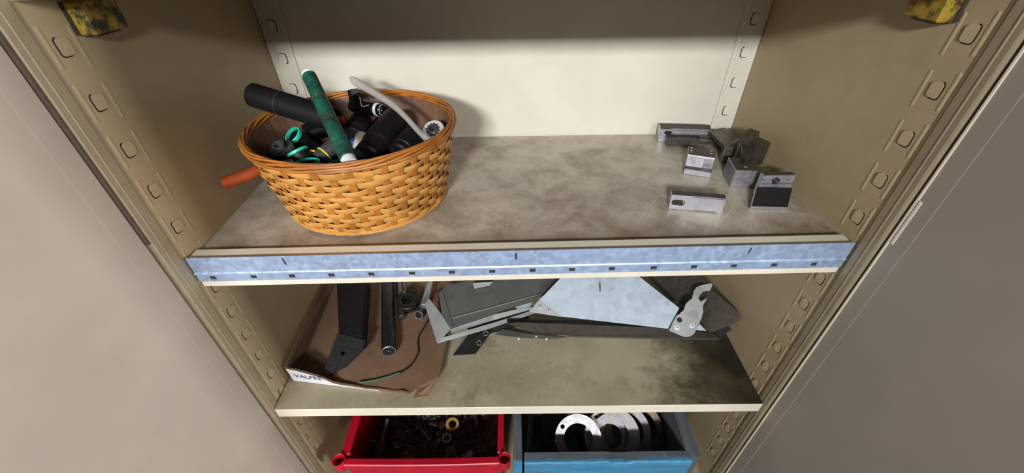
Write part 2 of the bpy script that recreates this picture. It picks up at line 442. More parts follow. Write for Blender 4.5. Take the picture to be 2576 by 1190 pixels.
# yellow hazard-painted blocks carrying the shelf above
def yellow_mat():
    m, nt, b = new_mat('yellow_black_paint')
    f = ramp(nt, noise(nt, 45, 5, .7), [(.45, 0.0), (.58, 1.0)])
    nt.links.new(mix(nt, f, (.30, .20, .015), (.025, .018, .008)), b.inputs['Base Color']); b.inputs['Roughness'].default_value = .55
    return m
M['yellow'] = yellow_mat()
for s in (0, 1):
    x0, x1 = (0.0004, .020) if s == 0 else (W - .020, W - .0004)
    t = thing('shelf_bracket', 'yellow and black painted bracket on the left cabinet wall at the picture top' if s == 0 else 'yellow and black painted bracket on the right cabinet wall at the picture top', 'bracket', ((x0 + x1) / 2, .087, .481), 0, 'yellow shelf brackets')
    xa, xb = -.0098, .0098
    obj('bracket_block', boxbm((xa, -.023, 0), (xb, .023, .0305), .0015), M['yellow'], t)
    obj('dark_edge', boxbm(((xa if s == 0 else xb - .004), -.0242, .0005), ((xa + .004 if s == 0 else xb), -.0232, .0305)), M['gap'], t)
    obj('support_clip', boxbm((xa + .002, -.018, -.0018), (xb - .003, .012, -.0002), .0003), M['gap'], t)
# floor of the workshop under the cabinet
fl = obj('floor', boxbm((-4, -4, ZBOT - .12), (5, 3, ZBOT - .08)), M['concrete']); fl['kind'] = 'structure'
wb = obj('wall_back', boxbm((-4, D + .03, ZBOT - .08), (5, D + .10, 2.2)), M['plaster']); wb['kind'] = 'structure'
plinth = fixed_box('plinth', (0, .02, ZBOT - .0799), (W, D, ZBOT - .0201), M['frame'], cab)

# ================================================================ shelves
def upper_shelf():
    t = thing('steel_shelf', 'scuffed cream steel shelf carrying the wicker basket, with galvanised strip along its edge', 'shelf', (0, 0, 0), 0, 'cabinet shelves')
    bm = bmesh.new(); nx, ny = 18, 10; y0 = YF1 + .021
    top = [[bm.verts.new((.0042 + (W - .0084) * i / nx, y0 + (D - .0066 - y0) * j / ny, 0)) for i in range(nx + 1)] for j in range(ny + 1)]
    for r_ in top:
        for v in r_: v.co.z = shelf_z(v.co.x, v.co.y)
    for j in range(ny):
        for i in range(nx): bm.faces.new((top[j][i], top[j][i + 1], top[j + 1][i + 1], top[j + 1][i]))
    g = bmesh.ops.extrude_face_region(bm, geom=bm.faces[:])
    for v in g['geom']:
        if isinstance(v, bmesh.types.BMVert): v.co.z -= .0015
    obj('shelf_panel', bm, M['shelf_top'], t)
    # folded front edge: hem on top, tall lip in front
    def along(name, prof, mat, x0=.0042, x1=W - .0042, n=12):
        bm = bmesh.new(); rs = []
        for i in range(n + 1):
            x = x0 + (x1 - x0) * i / n; zz = ZFL + (ZFR - ZFL) * x / W
            rs.append([bm.verts.new((x, YF1 + a, zz + b)) for a, b in prof])
        m = len(prof)
        for A, B in zip(rs, rs[1:]):
            for k in range(m): bm.faces.new((A[k], A[(k + 1) % m], B[(k + 1) % m], B[k]))
        bm.faces.new(rs[0]); bm.faces.new(rs[-1][::-1])
        return obj(name, bm, mat, t)
    along('front_hem', [(0, .004), (.002, .006), (.020, .006), (.0215, .004), (.0215, -.001), (0, -.001)], M['lip'])
    along('front_lip', [(0, .0035), (.0015, .0035), (.0015, -.043), (0, -.045), (-.0012, -.044), (-.0012, -.030), (0, -.028)], M['lip'])
    st = along('edge_strip', [(-.0032, .0100), (-.0020, .0100), (-.0020, -.0330), (-.0032, -.0330), (-.0032, -.0205), (-.0046, -.0195), (-.0046, -.0182), (-.0032, -.0165)], M['galv'], .0042, W - .0042)
    st['label'] = 'galvanised slotted steel strip'
    cuts = bmesh.new()
    for px in (531, 634, 731, 831, 932, 1035, 1136, 1238, 1340, 1440, 1541, 1647, 1749, 1850, 1952, 2053):
        x = at(px, 690 - 35 * (px - 531) / 1522, y=YF1 - .003).x; zz = ZFL + (ZFR - ZFL) * x / W - .0262
        box(cuts, (x - .0042, YF1 - .006, zz - .0031), (x + .0042, YF1 - .0012, zz + .0031))
    c2 = bmesh.new()
    for px, py, tl in ((714, 656, .10), (1298, 640, 0), (1888, 627, -.10)):
        q = at(px, py, y=YF1 - .003); zz = ZFL + (ZFR - ZFL) * q.x / W + .0005
        prism(c2, [(0, .0075), (.0013, .004), (.0013, -.004), (0, -.0075), (-.0013, -.004), (-.0013, .004)], -.004, .002,
              Matrix.Translation((q.x, YF1 - .003, zz)) @ Matrix.Rotation(R(90), 4, 'X') @ Matrix.Rotation(tl, 4, 'Z'))
    carve(st, cuts, c2)
    # dark bands right behind the slits and holes of the strip
    along('strip_backing', [(-.0019, -.0225), (-.0012, -.0225), (-.0012, -.0300), (-.0019, -.0300)], M['gap'], .02, W - .02, 12)
    along('strip_backing', [(-.0019, .0080), (-.0012, .0080), (-.0012, -.0080), (-.0019, -.0080)], M['gap'], .02, W - .02, 12)
    return t
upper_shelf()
t = thing('steel_shelf', 'oil-stained cream steel shelf carrying the cardboard tray and sheet metal', 'shelf', (0, 0, 0), 0, 'cabinet shelves')
obj('shelf_panel', boxbm((.0042, YF2 + .0016, Z2 - .0015), (W - .0042, D - .0066, Z2)), M['shelf_mid'], t)
obj('front_lip', boxbm((.0042, YF2, Z2 - .0245), (W - .0042, YF2 + .0015, Z2 - .0001), .0006), M['lip'], t)

# ================================================================ object helpers
def off(p):
    v = Vector((0, 0, 0))
    while p is not None: v += p.location; p = p.parent
    return v
def part(name, bm, mat, parent, smooth=False, angle=35, label=None):
    """part given in world coordinates, stored relative to its thing"""
    o = off(parent)
    for v in bm.verts: v.co -= o
    return obj(name, bm, mat, parent, smooth, angle, label)
def solo(name, bm, mat, label, cat, group=None, smooth=False, angle=35):
    """a thing that is one mesh: origin at its base"""
    xs = [v.co.x for v in bm.verts]; ys = [v.co.y for v in bm.verts]; zs = [v.co.z for v in bm.verts]
    b = Vector(((min(xs) + max(xs)) / 2, (min(ys) + max(ys)) / 2, min(zs)))
    for v in bm.verts: v.co -= b
    o = obj(name, bm, mat, None, smooth, angle); o.location = b
    return tag(o, label, cat, group)
def ring(p, d, ro, ri, h, seg=28):
    p, d = Vector(p), Vector(d).normalized(); return pipe(bmesh.new(), p, p + d * h, ro, ri, seg)

M['black'] = simple('black_plastic', (.006, .006, .0065), .5, spec=.28, vscale=60)
M['black_gloss'] = simple('black_gloss_plastic', (.007, .007, .008), .2, spec=.5)
M['black_matt'] = simple('black_pipe_plastic', (.008, .008, .009), .5, spec=.3)
M['green_ring'] = simple('green_ring_plastic', (.02, .50, .32), .4, var=.05)
M['grey_plastic'] = simple('grey_plastic', (.32, .33, .34), .45)
M['light_grey'] = simple('light_grey_plastic', (.50, .50, .48), .45)
M['dark_grey'] = simple('dark_grey_plastic', (.05, .052, .058), .5)
M['white_tape'] = simple('white_thread_tape', (.72, .74, .78), .55, bmp=.5, bscale=500, stretch=(1, 1, 4))
M['white_plastic'] = simple('white_plastic', (.62, .60, .54), .45, var=.2)
M['yellow_tie'] = simple('yellow_cable_tie', (.62, .52, .03), .4, var=.05)
M['orange'] = simple('orange_plastic', (.60, .07, .01), .5)
M['blue'] = simple('blue_plastic', (.02, .07, .20), .45)
M['orange_hose'] = simple('orange_hose_rubber', (.42, .065, .012), .55, col2=(.26, .035, .01))
M['copper'] = simple('brown_inner_pipe', (.035, .02, .012), .6)
def green_tube_mat():
    m, nt, b = new_mat('worn_green_tube')
    f = ramp(nt, noise(nt, 30, 6, .7), [(.42, 0.0), (.58, 1.0)])
    c = mix(nt, f, (.012, .115, .080), (.012, .040, .026))
    d = ramp(nt, noise(nt, 55, 6, .72), [(.56, 0.0), (.64, .8)])
    nt.links.new(mix(nt, d, c, (.14, .12, .07)), b.inputs['Base Color']); b.inputs['Roughness'].default_value = .5
    return m
M['green_tube'] = green_tube_mat()
def clear_mat(name, col, alpha, rough=.15):
    m, nt, b = new_mat(name)
    b.inputs['Base Color'].default_value = (*col, 1); b.inputs['Roughness'].default_value = rough; b.inputs['Alpha'].default_value = alpha
    b.inputs['Specular IOR Level'].default_value = .6
    return m
M['clear_tube'] = clear_mat('cloudy_clear_plastic', (.50, .48, .44), .55, .2)
M['film'] = clear_mat('clear_film', (.45, .42, .40), .10, .10)
def wicker(name, a, b_):
    m, nt, b = new_mat(name)
    oi = N(nt, 'ShaderNodeObjectInfo')
    f = ramp(nt, noise(nt, 60, 5, .65, (1, 1, 3)), [(.3, 0.0), (.7, 1.0)])
    c = mix(nt, f, a, b_)
    c = mix(nt, ramp(nt, noise(nt, 14, 3), [(.45, 0.0), (.7, .55)]), c, tuple(x * .62 for x in b_))
    nt.links.new(c, b.inputs['Base Color']); b.inputs['Roughness'].default_value = .42
    bump(nt, b, noise(nt, 300, 3, .6, (1, 1, 8)), .25, .0005)
    return m
M['weaver'] = wicker('wicker_weaver', (.68, .35, .095), (.50, .22, .045))
M['stake'] = wicker('wicker_stake', (.50, .20, .03), (.34, .11, .012))
M['lining'] = simple('wicker_lining', (.20, .082, .028), .5, vscale=25, col2=(.10, .042, .015), stretch=(1, 1, .2))
M['rim'] = wicker('wicker_rim', (.50, .19, .035), (.30, .09, .012))

# ================================================================ wicker basket
BX, BY = 0.2085, 0.1895; EX, EY = 1.02, 0.965; BH = 0.1195
BZ = shelf_z(BX, BY) + .001
def brad(t): return .1205 + .0238 * t ** .9
def bpt(th, r, z, q=0.0): return Vector((BX + EX * r * math.cos(th), BY + EY * r * math.sin(th), BZ + z))
def bdir(th): return Vector((math.cos(th) / EX, math.sin(th) / EY, 0)).normalized()
bas = thing('wicker_basket', 'oval woven wicker basket of honey-brown strips filled with black pipe fittings', 'basket', (BX, BY, BZ))
NS = 42; NR = 11; ROWH = .0097; Z0 = .009
for k in range(NR):
    bm = bmesh.new(); path, wd, nd = [], [], []; n = NS * 6; t = (Z0 + k * ROWH) / BH; zc = Z0 + k * ROWH
    jit = random.uniform(-.0004, .0004)
    for i in range(n):
        th = 2 * math.pi * i / n
        wv = math.cos(NS / 2 * th + math.pi * k)
        r = brad(t) + .0018 * wv + jit + .0006 * math.sin(7 * th + k)
        z = zc + .0009 * math.sin(5 * th + 1.7 * k) + .0006 * math.sin(11 * th + k)
        path.append(bpt(th, r, z)); u = bdir(th)
        wd.append((Vector((0, 0, 1)) + u * .32).normalized()); nd.append((u - Vector((0, 0, .32))).normalized())
    ribbon(bm, path, wd, nd, .0107, .0017, True)
    part('weaver_strip', bm, M['weaver'], bas, True, 50)
for i in range(NS):
    th = 2 * math.pi * i / NS; bm = bmesh.new(); path, wd, nd = [], [], []
    for j in range(9):
        z = .002 + (BH - .004) * j / 8; path.append(bpt(th, brad(z / BH), z)); u = bdir(th)
        wd.append(Vector((-u.y, u.x, 0))); nd.append((u - Vector((0, 0, .32))).normalized())
    ribbon(bm, path, wd, nd, .0100, .0012)
    part('stake', bm, M['stake'], bas)
for k in range(7):                      # rim: canes wound round each other
    bm = bmesh.new(); path = []; n = 200
    for i in range(n):
        th = 2 * math.pi * i / n; ph = th * 2 + k * 2 * math.pi / 7 + .25 * math.sin(9 * th + k)
        path.append(bpt(th, brad(1) + .0008 + .0038 * math.cos(ph), BH + .0005 + .0052 * math.sin(ph)))
    sweep(bm, path, .0020, 6, True); part('rim_cane', bm, M['rim'] if k % 3 else M['stake'], bas, True)
for k in range(4):                      # foot ring
    bm = bmesh.new(); path = []; n = 160
    for i in range(n):
        th = 2 * math.pi * i / n; ph = th * 9 + k * math.pi / 2
        path.append(bpt(th, brad(0) + .0012 + .0017 * math.cos(ph), .0041 + .0019 * math.sin(ph)))
    sweep(bm, path, .0017, 6, True); part('foot_cane', bm, M['weaver'], bas, True)
bm = bmesh.new(); vs_ = [bm.verts.new(bpt(2 * math.pi * i / 48, brad(0) - .001, .003)) for i in range(48)]; vt = [bm.verts.new(v.co + Vector((0, 0, .003))) for v in vs_]
bm.faces.new(vs_[::-1]); bm.faces.new(vt)
for i in range(48): bm.faces.new((vs_[i], vs_[(i + 1) % 48], vt[(i + 1) % 48], vt[i]))
part('basket_base', bm, M['stake'], bas)
bm = bmesh.new(); rs = []               # flat brown strips lining the inside
for j in range(6):
    z = .006 + (BH - .008) * j / 5
    rs.append([bm.verts.new(bpt(2 * math.pi * i / 60, brad(z / BH) - .0038, z)) for i in range(60)])
for A, B in zip(rs, rs[1:]):
    for i in range(60): bm.faces.new((A[i], A[(i + 1) % 60], B[(i + 1) % 60], B[i]))
part('inner_lining', bm, M['lining'], bas, label='brown inner lining')
bm = bmesh.new(); rs = []               # crinkled clear film lining
for j in range(7):
    z = .008 + (BH - .010) * j / 6
    rs.append([bm.verts.new(bpt(2 * math.pi * i / 90, brad(z / BH) - .0052 - .0012 * math.sin(17 * 2 * math.pi * i / 90 + j) * math.sin(5 * i + j), z)) for i in range(90)])
for A, B in zip(rs, rs[1:]):
    for i in range(90): bm.faces.new((A[i], A[(i + 1) % 90], B[(i + 1) % 90], B[i]))
part('film_liner', bm, M['film'], bas, label='crinkled clear film')

# ---------------------------------------------------------------- what is in the basket
# long black pipe over the back rim
a, b = at(636, 239, z=.366), at(838, 300, z=.340)
t = thing('black_pipe', 'wide black plastic pipe jutting out of the basket over its left rim', 'pipe', (a + b) / 2)
ax = (b - a).normalized(); part('pipe_tube', pipe(bmesh.new(), a, b, .0178, .0158), M['black_matt'], t, True)
part('pipe_seam', ring(a + ax * .047, ax, .0181, .0177, .0008), M['dark_grey'], t, True)
# green tube with taped ends
a, b = at(776, 188, z=.392), at(882, 413, z=.3290)
ax = (b - a).normalized(); L = (b - a).length
t = thing('green_tube', 'worn dark green tube with white taped ends laid across the basket', 'tube', (a + b) / 2)
part('tube_body', pipe(bmesh.new(), a + ax * .006, b - ax * .009, .0104, .0080), M['green_tube'], t, True)
for p, h in ((a, .0066), (b - ax * .0095, .0095)):
    bm = bmesh.new(); pr = []
    for i in range(9): pr.append((.0094 + .0004 * (i % 2), h * i / 8))
    lathe(bm, [(.0015, 0)] + pr + [(.0015, h)], p, ax, 24, closed=True); part('thread_tape', bm, M['white_tape'], t, True)
# cloudy hose: fat closed end up, thin end down at the right
pts = [at(881, 195, y=.300), at(905, 212, y=.282), at(940, 233, y=.262), at(985, 262, y=.232), at(1020, 294, y=.203), at(1048, 325, y=.178), at(1074, 352, z=.322)]
sp = smooth_path(pts, 6); n = len(sp)
rad = [.0050 * math.sin(min(1, i / 4) * math.pi / 2) + .0012 if i < 4 else (.0064 - .0022 * min(1, max(0, (i - 9) / 16))) for i in range(n)]
solo('clear_hose', sweep(bmesh.new(), sp, rad, 14), M['clear_tube'], 'cloudy clear plastic tube with a rounded end leaning out of the basket', 'tube', None, True)
# clamp valve
a, b = at(884, 266, z=.322), at(946, 275, z=.322); ax = (b - a).normalized(); x_, y_, _ = basis(ax)
t = thing('hose_valve', 'glossy black clamp fitting with white thread seals at the basket back', 'fitting', (a + b) / 2)
bm = bmesh.new(); L = (b - a).length
lathe(bm, [(0, 0), (.0085, 0), (.0095, .002), (.0095, .010), (.0125, .011), (.0125, .017), (.0100, .018), (.0100, .027), (.0118, .028), (.0118, L), (0, L)], a, ax, 24)
part('valve_body', bm, M['black_gloss'], t, True)
part('thread_seal', ring(b, ax, .0110, .0070, .0052), M['white_tape'], t, True)
bm = bmesh.new(); lathe(bm, [(.0060, 0), (.0095, 0), (.0100, .0055), (.0088, .007), (.0092, .010), (.0080, .0125), (.0055, .0125), (.0050, .002)], b + ax * .0050, ax, 24, closed=True)
part('spigot', bm, M['black_gloss'], t, True)
part('seal_ring', ring(b + ax * .0122, ax, .0094, .0078, .0012), M['white_tape'], t, True)
up = Vector((0, -.25, .97)).normalized()
for k, (s, hgt) in enumerate(((.008, .020), (.019, .017))):
    bm = bmesh.new(); c = a + ax * s + up * (.009 + hgt / 2)
    x2, y2, z2 = basis(up, ax); Mx = Matrix.Translation(c) @ Matrix((x2, y2, z2)).transposed().to_4x4() @ Matrix.Rotation(.25 if k else -.3, 4, 'Y')
    box(bm, (-.0025, -.005, -hgt / 2), (.0025, .005, hgt / 2), .0008, Mx); part('clamp_lug', bm, M['black_gloss'], t)
c = at(897, 238, z=.345); part('clamp_screw', rod(bmesh.new(), c, c + ax * .018 + up * .001, .0038), M['black_gloss'], t, True)
bm = bmesh.new(); box(bm, (-.007, -.0045, -.004), (.007, .0045, .006), .001, Matrix.Translation(at(893, 234, z=.347)) @ Matrix.Rotation(.25, 4, 'Z')); part('clamp_block', bm, M['dark_grey'], t)
bm = bmesh.new(); sweep(bm, smooth_path([at(905, 245, z=.343), at(909, 262, z=.338), at(913, 268, z=.335), at(928, 264, z=.334)], 5), .0009, 6); part('spring_wire', bm, M['grey_plastic'], t, True)
# elbows with green sealing rings
def elbow(label, c, d, bend, r, ln, name='pipe_elbow', rr=.0024, rh=.0042, group='green ringed fittings'):
    """socket opening at c facing d, the pipe running back along -d and turning towards bend"""
    c, d, bend = Vector(c), Vector(d).normalized(), Vector(bend).normalized()
    t = thing(name, label, 'fitting', c - d * ln + Vector((0, 0, -r)), 0, group)
    path = smooth_path([c, c - d * ln * .5, c - d * ln, c - d * (ln + r * .6) + bend * r * .6, c - d * (ln + r * .7) + bend * (r * 2.0)], 5)
    bm = sweep(bmesh.new(), path, [r * 1.0 if i < 6 else r * .92 for i in range(len(path))], 22, False, .84); part('elbow_body', bm, M['black'], t, True)
    part('green_ring', ring(c - d * .0012, d, r * 1.06, r * .86, rh), M['green_ring'], t, True)
    return t
elbow('black elbow with a green ring tilted upright, beside the black pipe', at(741, 342, z=.318), (-.36, -.46, .81), (.6, -.2, -.6), .0130, .030, rh=.0060)
elbow('black pipe socket with a thin green rim below the tilted green-ringed elbow', at(750, 383, z=.320), (-.45, .30, .84), (.6, -.5, -.4), .0145, .022)
elbow('black socket with a green rim nearest the basket front edge', at(773, 412, z=.320), (-.05, .10, .98), (.6, .3, -.6), .0155, .018)
elbow('black socket with a green rim half hidden under the green tube foot', at(852, 413, z=.306), (.1, .2, .97), (.3, .6, -.6), .0120, .018)
elbow('black socket with a green rim at the front rim, right of the white taped end', at(1005, 393, z=.300), (.1, .3, .95), (-.4, .6, -.6), .0120, .016)
# ribbed nut at the left
c = at(700, 366, z=.322); d = Vector((-.05, -.35, .93)).normalized()
t = thing('ribbed_coupling', 'dark ribbed pipe nut with a round bore at the basket left end', 'fitting', c - d * .02)
bm = bmesh.new(); x_, y_, _ = basis(d); lathe(bm, [(.0060, .002), (.0085, .002), (.0090, 0), (.0090, -.006), (.0145, -.0065), (.0150, -.022), (.0060, -.022)], c, d, 28, closed=True); part('nut_body', bm, M['dark_grey'], t, True)
for k in range(16):
    an = 2 * math.pi * k / 16; bm = bmesh.new(); rv = x_ * math.cos(an) + y_ * math.sin(an); tv = d.cross(rv)
    box(bm, (-.0015, -.0012, -.008), (.0022, .0012, .008), .0, Matrix.Translation(c - d * .0145 + rv * .0152) @ Matrix((rv, tv, d)).transposed().to_4x4()); part('rib', bm, M['dark_grey'], t)
# grey ring at the front left
c = at(716, 419, z=.318); solo('grey_ring', ring(c, (-.1, .2, .97), .0125, .0092, .006), M['grey_plastic'], 'grey brown plastic ring lying behind the basket front rim, leftmost', 'ring', None, True)
# printed connector with a yellow cable tie
a, b = at(845, 362, z=.318), at(800, 402, z=.306); ax = (b - a).normalized(); L = (b - a).length
t = thing('pipe_connector', 'dark printed pipe connector with a yellow cable tie round it', 'fitting', (a + b) / 2)
part('connector_body', pipe(bmesh.new(), a, b, .0112, .009), M['dark_grey'], t, True)
tie = part('cable_tie', ring(a + ax * L * .62, ax, .0121, .0110, .0026), M['yellow_tie'], t, True)
q = a + ax * (L * .63); bm = bmesh.new(); sweep(bm, [q + Vector((-.0105, -.004, .006)), q + Vector((-.0165, -.006, .0085))], .0016, 8); part('tie_tail', bm, M['yellow_tie'], t, True)
# white cone, blue cap, orange plug
a, b = at(915, 345, z=.312), at(900, 368, z=.306)
solo('white_nozzle', lathe(bmesh.new(), [(0, 0), (.0115, 0), (.0118, .002), (.0065, .024), (.005, .025), (0, .025)], a, b - a, 20), M['white_plastic'], 'dirty white cone nozzle beside the green tube in the basket', 'nozzle', None, True)
a = at(888, 352, z=.310); solo('blue_stopper', lathe(bmesh.new(), [(0, 0), (.006, 0), (.0068, .001), (.0068, .010), (.005, .012), (0, .012)], a - Vector((0, 0, .01)), (.3, -.2, .9), 18), M['blue'], 'small blue stopper tucked against the green tube', 'stopper', None, True)
a = at(860, 297, z=.316); solo('orange_plug', lathe(bmesh.new(), [(0, 0), (.0045, 0), (.005, .003), (.003, .006), (.0052, .008), (.0052, .012), (0, .013)], a - Vector((0, 0, .008)), (.2, -.5, .8), 14), M['orange'], 'small orange plug among the black fittings', 'plug', None, True)
# the big black pieces on the right
def bottle(label, a, b, r, name='black_canister'):
    a, b = Vector(a), Vector(b); L = (b - a).length
    t = thing(name, label, 'canister', (a + b) / 2 - Vector((0, 0, r)))
    part('canister_body', lathe(bmesh.new(), [(0, 0), (r * .80, 0), (r * .95, .002), (r, .006), (r, L * .72), (r * .93, L * .76), (r * .93, L - .003), (r * .8, L), (0, L)], a, b - a, 28), M['black'], t, True)
    part('seam_ring', ring(a + (b - a) * .70, b - a, r * 1.015, r * .9, .0015), M['black_matt'], t, True)
bottle('large black canister lying diagonally in the right half of the basket', at(996, 300, z=.314), at(922, 396, z=.300), .0215)
bottle('short black canister between the diagonal one and the basket rim', at(1040, 345, z=.306), at(1002, 388, z=.298), .0185)
bottle('black rounded canister just right of the green tube', at(912, 302, z=.300), at(885, 345, z=.292), .0185)
# grey flanged reducer, right
c = at(1089, 327, z=.318); d = Vector((-.15, -.62, .77)).normalized()
t = thing('flanged_reducer', 'light grey flanged disc with a black nut against the basket right wall', 'fitting', c - d * .01)
part('flange', ring(c - d * .004, d, .0175, .0080, .003), M['light_grey'], t, True)
bm = bmesh.new(); lathe(bm, [(.0045, .006), (.0062, .006), (.0066, .004), (.0088, .003), (.0092, -.004), (.0045, -.004)], c, d, 24, closed=True); part('nut', bm, M['dark_grey'], t, True)
x_, y_, _ = basis(d)
for k in range(12):
    an = 2 * math.pi * k / 12; rv = x_ * math.cos(an) + y_ * math.sin(an); tv = d.cross(rv); bm = bmesh.new()
    box(bm, (-.001, -.0009, -.003), (.0014, .0009, .003), 0, Matrix.Translation(c + rv * .0092) @ Matrix((rv, tv, d)).transposed().to_4x4()); part('rib', bm, M['dark_grey'], t)
# the layer of black fittings underneath
for k, (px, py, z, dx, dy, dz, r, ln) in enumerate(((802, 326, .298, .8, .5, .1, .0150, .045), (850, 330, .290, -.6, .7, .2, .0140, .05), (745, 305, .292, .4, .8, .1, .0135, .04), (830, 280, .296, .7, -.4, .2, .0145, .045),
        (950, 330, .280, .2, .9, .1, .0150, .05), (1050, 300, .276, .5, .6, .2, .0140, .04), (690, 400, .280, .9, .2, .1, .0140, .05), (830, 390, .282, .9, .2, .1, .0140, .06), (930, 285, .284, .9, .1, .1, .0140, .05), (960, 395, .276, .9, .3, 0, .0140, .06), (1060, 375, .272, .4, .8, .1, .0140, .05), (740, 350, .280, .3, .9, 0, .0150, .06))):
    c = at(px, py, z=z); d = Vector((dx, dy, dz)).normalized()
    t = thing('pipe_stub', 'plain black pipe stub buried in the pile of fittings in the basket', 'fitting', c - Vector((0, 0, r)), 0, 'black pipe stubs under the pile')
    part('stub_tube', pipe(bmesh.new(), c - d * ln / 2, c + d * ln / 2, r, r * .8, 20), M['black'], t, True)
    part('collar', ring(c + d * (ln / 2 - .012), d, r * 1.1, r * .95, .008, 20), M['black_matt'], t, True)
# orange hose behind the basket
pts = [at(553, 463, x=.014), at(590, 462, x=.030), at(640, 455, x=.052), Vector((.082, .205, .262)), Vector((.092, .265, .255))]
pts = [Vector((.0135, .1335, .2655)), Vector((.030, .1500, .2655)), Vector((.046, .166, .2670)), Vector((.058, .185, .2690)), Vector((.060, .215, .262)), Vector((.050, .26, .240)), Vector((.040, .29, shelf_z(.04, .29) + .009))]
t = thing('orange_hose', 'orange rubber hose end poking out left of the basket by the wall', 'hose', pts[-1] - Vector((0, 0, .008)))
sp = smooth_path(pts, 6); part('hose_tube', sweep(bmesh.new(), sp, .0090, 16, False, .72), M['orange_hose'], t, True)
part('hose_bore', sweep(bmesh.new(), [sp[0] + (sp[1] - sp[0]) * .6, sp[2], sp[4]], .0064, 12), M['gap'], t, True)

# ================================================================ machined blocks on the upper shelf
def steel(name, col, rough, metal=.85, streak=(1, 1, 1)):
    m, nt, b = new_mat(name)
    f = ramp(nt, noise(nt, 40, 6, .7, streak), [(.35, 0.0), (.7, 1.0)])
    c = mix(nt, f, col, tuple(x * .72 for x in col))
    d = ramp(nt, noise(nt, 90, 6, .75), [(.66, 0.0), (.76, .5)])
    nt.links.new(mix(nt, d, c, tuple(x * .35 for x in col)), b.inputs['Base Color'])
    b.inputs['Metallic'].default_value = metal
    nt.links.new(ramp(nt, noise(nt, 120, 4, .6, streak), [(.3, rough - .08), (.7, rough + .1)]), b.inputs['Roughness'])
    return m
M['steel'] = steel('machined_steel', (.46, .45, .48), .40, .85)
M['steel_bright'] = steel('bright_steel', (.60, .60, .66), .38, .85)
M['steel_dark'] = steel('oiled_dark_steel', (.15, .135, .12), .38, .85)
M['steel_black'] = steel('black_oxide_steel', (.045, .045, .048), .42, .7)
M['steel_top'] = simple('dark_top_steel', (.085, .070, .060), .55, .3, var=.15, vscale=50)
def block(name, label, org, rz, polys, axis, mat, cuts=(), group='machined steel blocks', cat='block', bev=.0006, tilt=(0, 0)):
    """profile polygon(s) extruded along local x; (y,z) profile"""
    bm = bmesh.new()
    Mx = Matrix(((0, 0, 1, 0), (1, 0, 0, 0), (0, 1, 0, 0), (0, 0, 0, 1)))      # (a,b,c) -> x=c, y=a, z=b
    if axis == 'y': Mx = Matrix(((1, 0, 0, 0), (0, 0, 1, 0), (0, 1, 0, 0), (0, 0, 0, 1)))   # (a,b,c) -> x=a, y=c, z=b
    for poly, l0, l1 in polys: prism(bm, poly, l0, l1, Mx)
    if bev: bmesh.ops.bevel(bm, geom=[e for e in bm.edges if e.calc_length() > bev * 3], offset=bev, segments=1, affect='EDGES')
    o = obj(name, bm, mat); o.location = org; o.rotation_euler = (tilt[0], tilt[1], rz)
    o.data.materials.append(M['steel_top'])
    if cuts:
        bpy.context.view_layer.update(); carve(o, *cuts)
    for p in o.data.polygons: p.material_index = 1 if p.normal.z > .8 and len(o.data.materials) > 1 else 0      # upward faces take the darker steel
    return tag(o, label, cat, group)
def cyl(p, d, r, h, seg=16): return rod(bmesh.new(), Vector(p) - Vector(d).normalized() * h / 2, Vector(p) + Vector(d).normalized() * h / 2, r, seg, .00001)
def slot(p, ax, d, half, r, h):
    """stadium cutter"""
    x, y, z = Vector(ax).normalized(), None, Vector(d).normalized(); y = z.cross(x); pts = []
    for s in (1, -1):
        for k in range(9):
            an = R(-90 + 180 * k / 8) if s == 1 else R(90 + 180 * k / 8); pts.append((s * half + r * math.cos(an), r * math.sin(an)))
    Mx = Matrix.Translation(Vector(p)) @ Matrix((x, y, z)).transposed().to_4x4()
    return prism(bmesh.new(), pts, -h / 2, h / 2, Mx)
def hexa0(bm, lo, hi):
    a = [bm.verts.new(Vector(p)) for p in lo]; b = [bm.verts.new(Vector(p)) for p in hi]
    bm.faces.new(a[::-1]); bm.faces.new(b)
    for i in range(4): bm.faces.new((a[i], a[(i + 1) % 4], b[(i + 1) % 4], b[i]))
    return bm
def sz(x, y): return shelf_z(x, y) + .0004
# slotted bar at the front
o = block('slotted_bar', 'machined steel bar with a long slot lying nearest the shelf front edge', (.6835, .1250, sz(.72, .12)), R(-10.8),
      [([(0, 0), (.0, .0250), (.0125, .0262), (.0125, 0)], 0, .0780)], 'x', M['steel_bright'],
      [slot((.0125, .006, .0125), (1, 0, 0), (0, 1, 0), .0050, .0050, .05), boxbm((.038, -.01, -.002), (.069, .02, .0022)), boxbm((.030, -.001, .0235), (.079, .0015, .03))], cat='bar')
obj('screw_pit', cyl((.036, .006, .0262), (0, 0, 1), .0012, .0008), M['gap'], o)
# stepped block with four screw holes
o = block('stepped_block', 'small stepped steel block with four screw holes in its top step', (.7435, .2340, sz(.76, .24)), R(-21),
      [([(0, 0), (0, .0100), (.0110, .0105), (.0140, .0300), (.0170, .0320), (.0440, .0320), (.0460, 0)], 0, .0440)], 'x', M['steel'],
      [boxbm((.0275, .004, .0085), (.0450, .0175, .0265))])
for (hx, hy) in ((.005, .0390), (.005, .0270), (.038, .0385), (.038, .0265)):
    obj('screw_head', cyl((hx, hy, .0322), (0, 0, 1), .0022, .0008), M['steel_bright'], o)
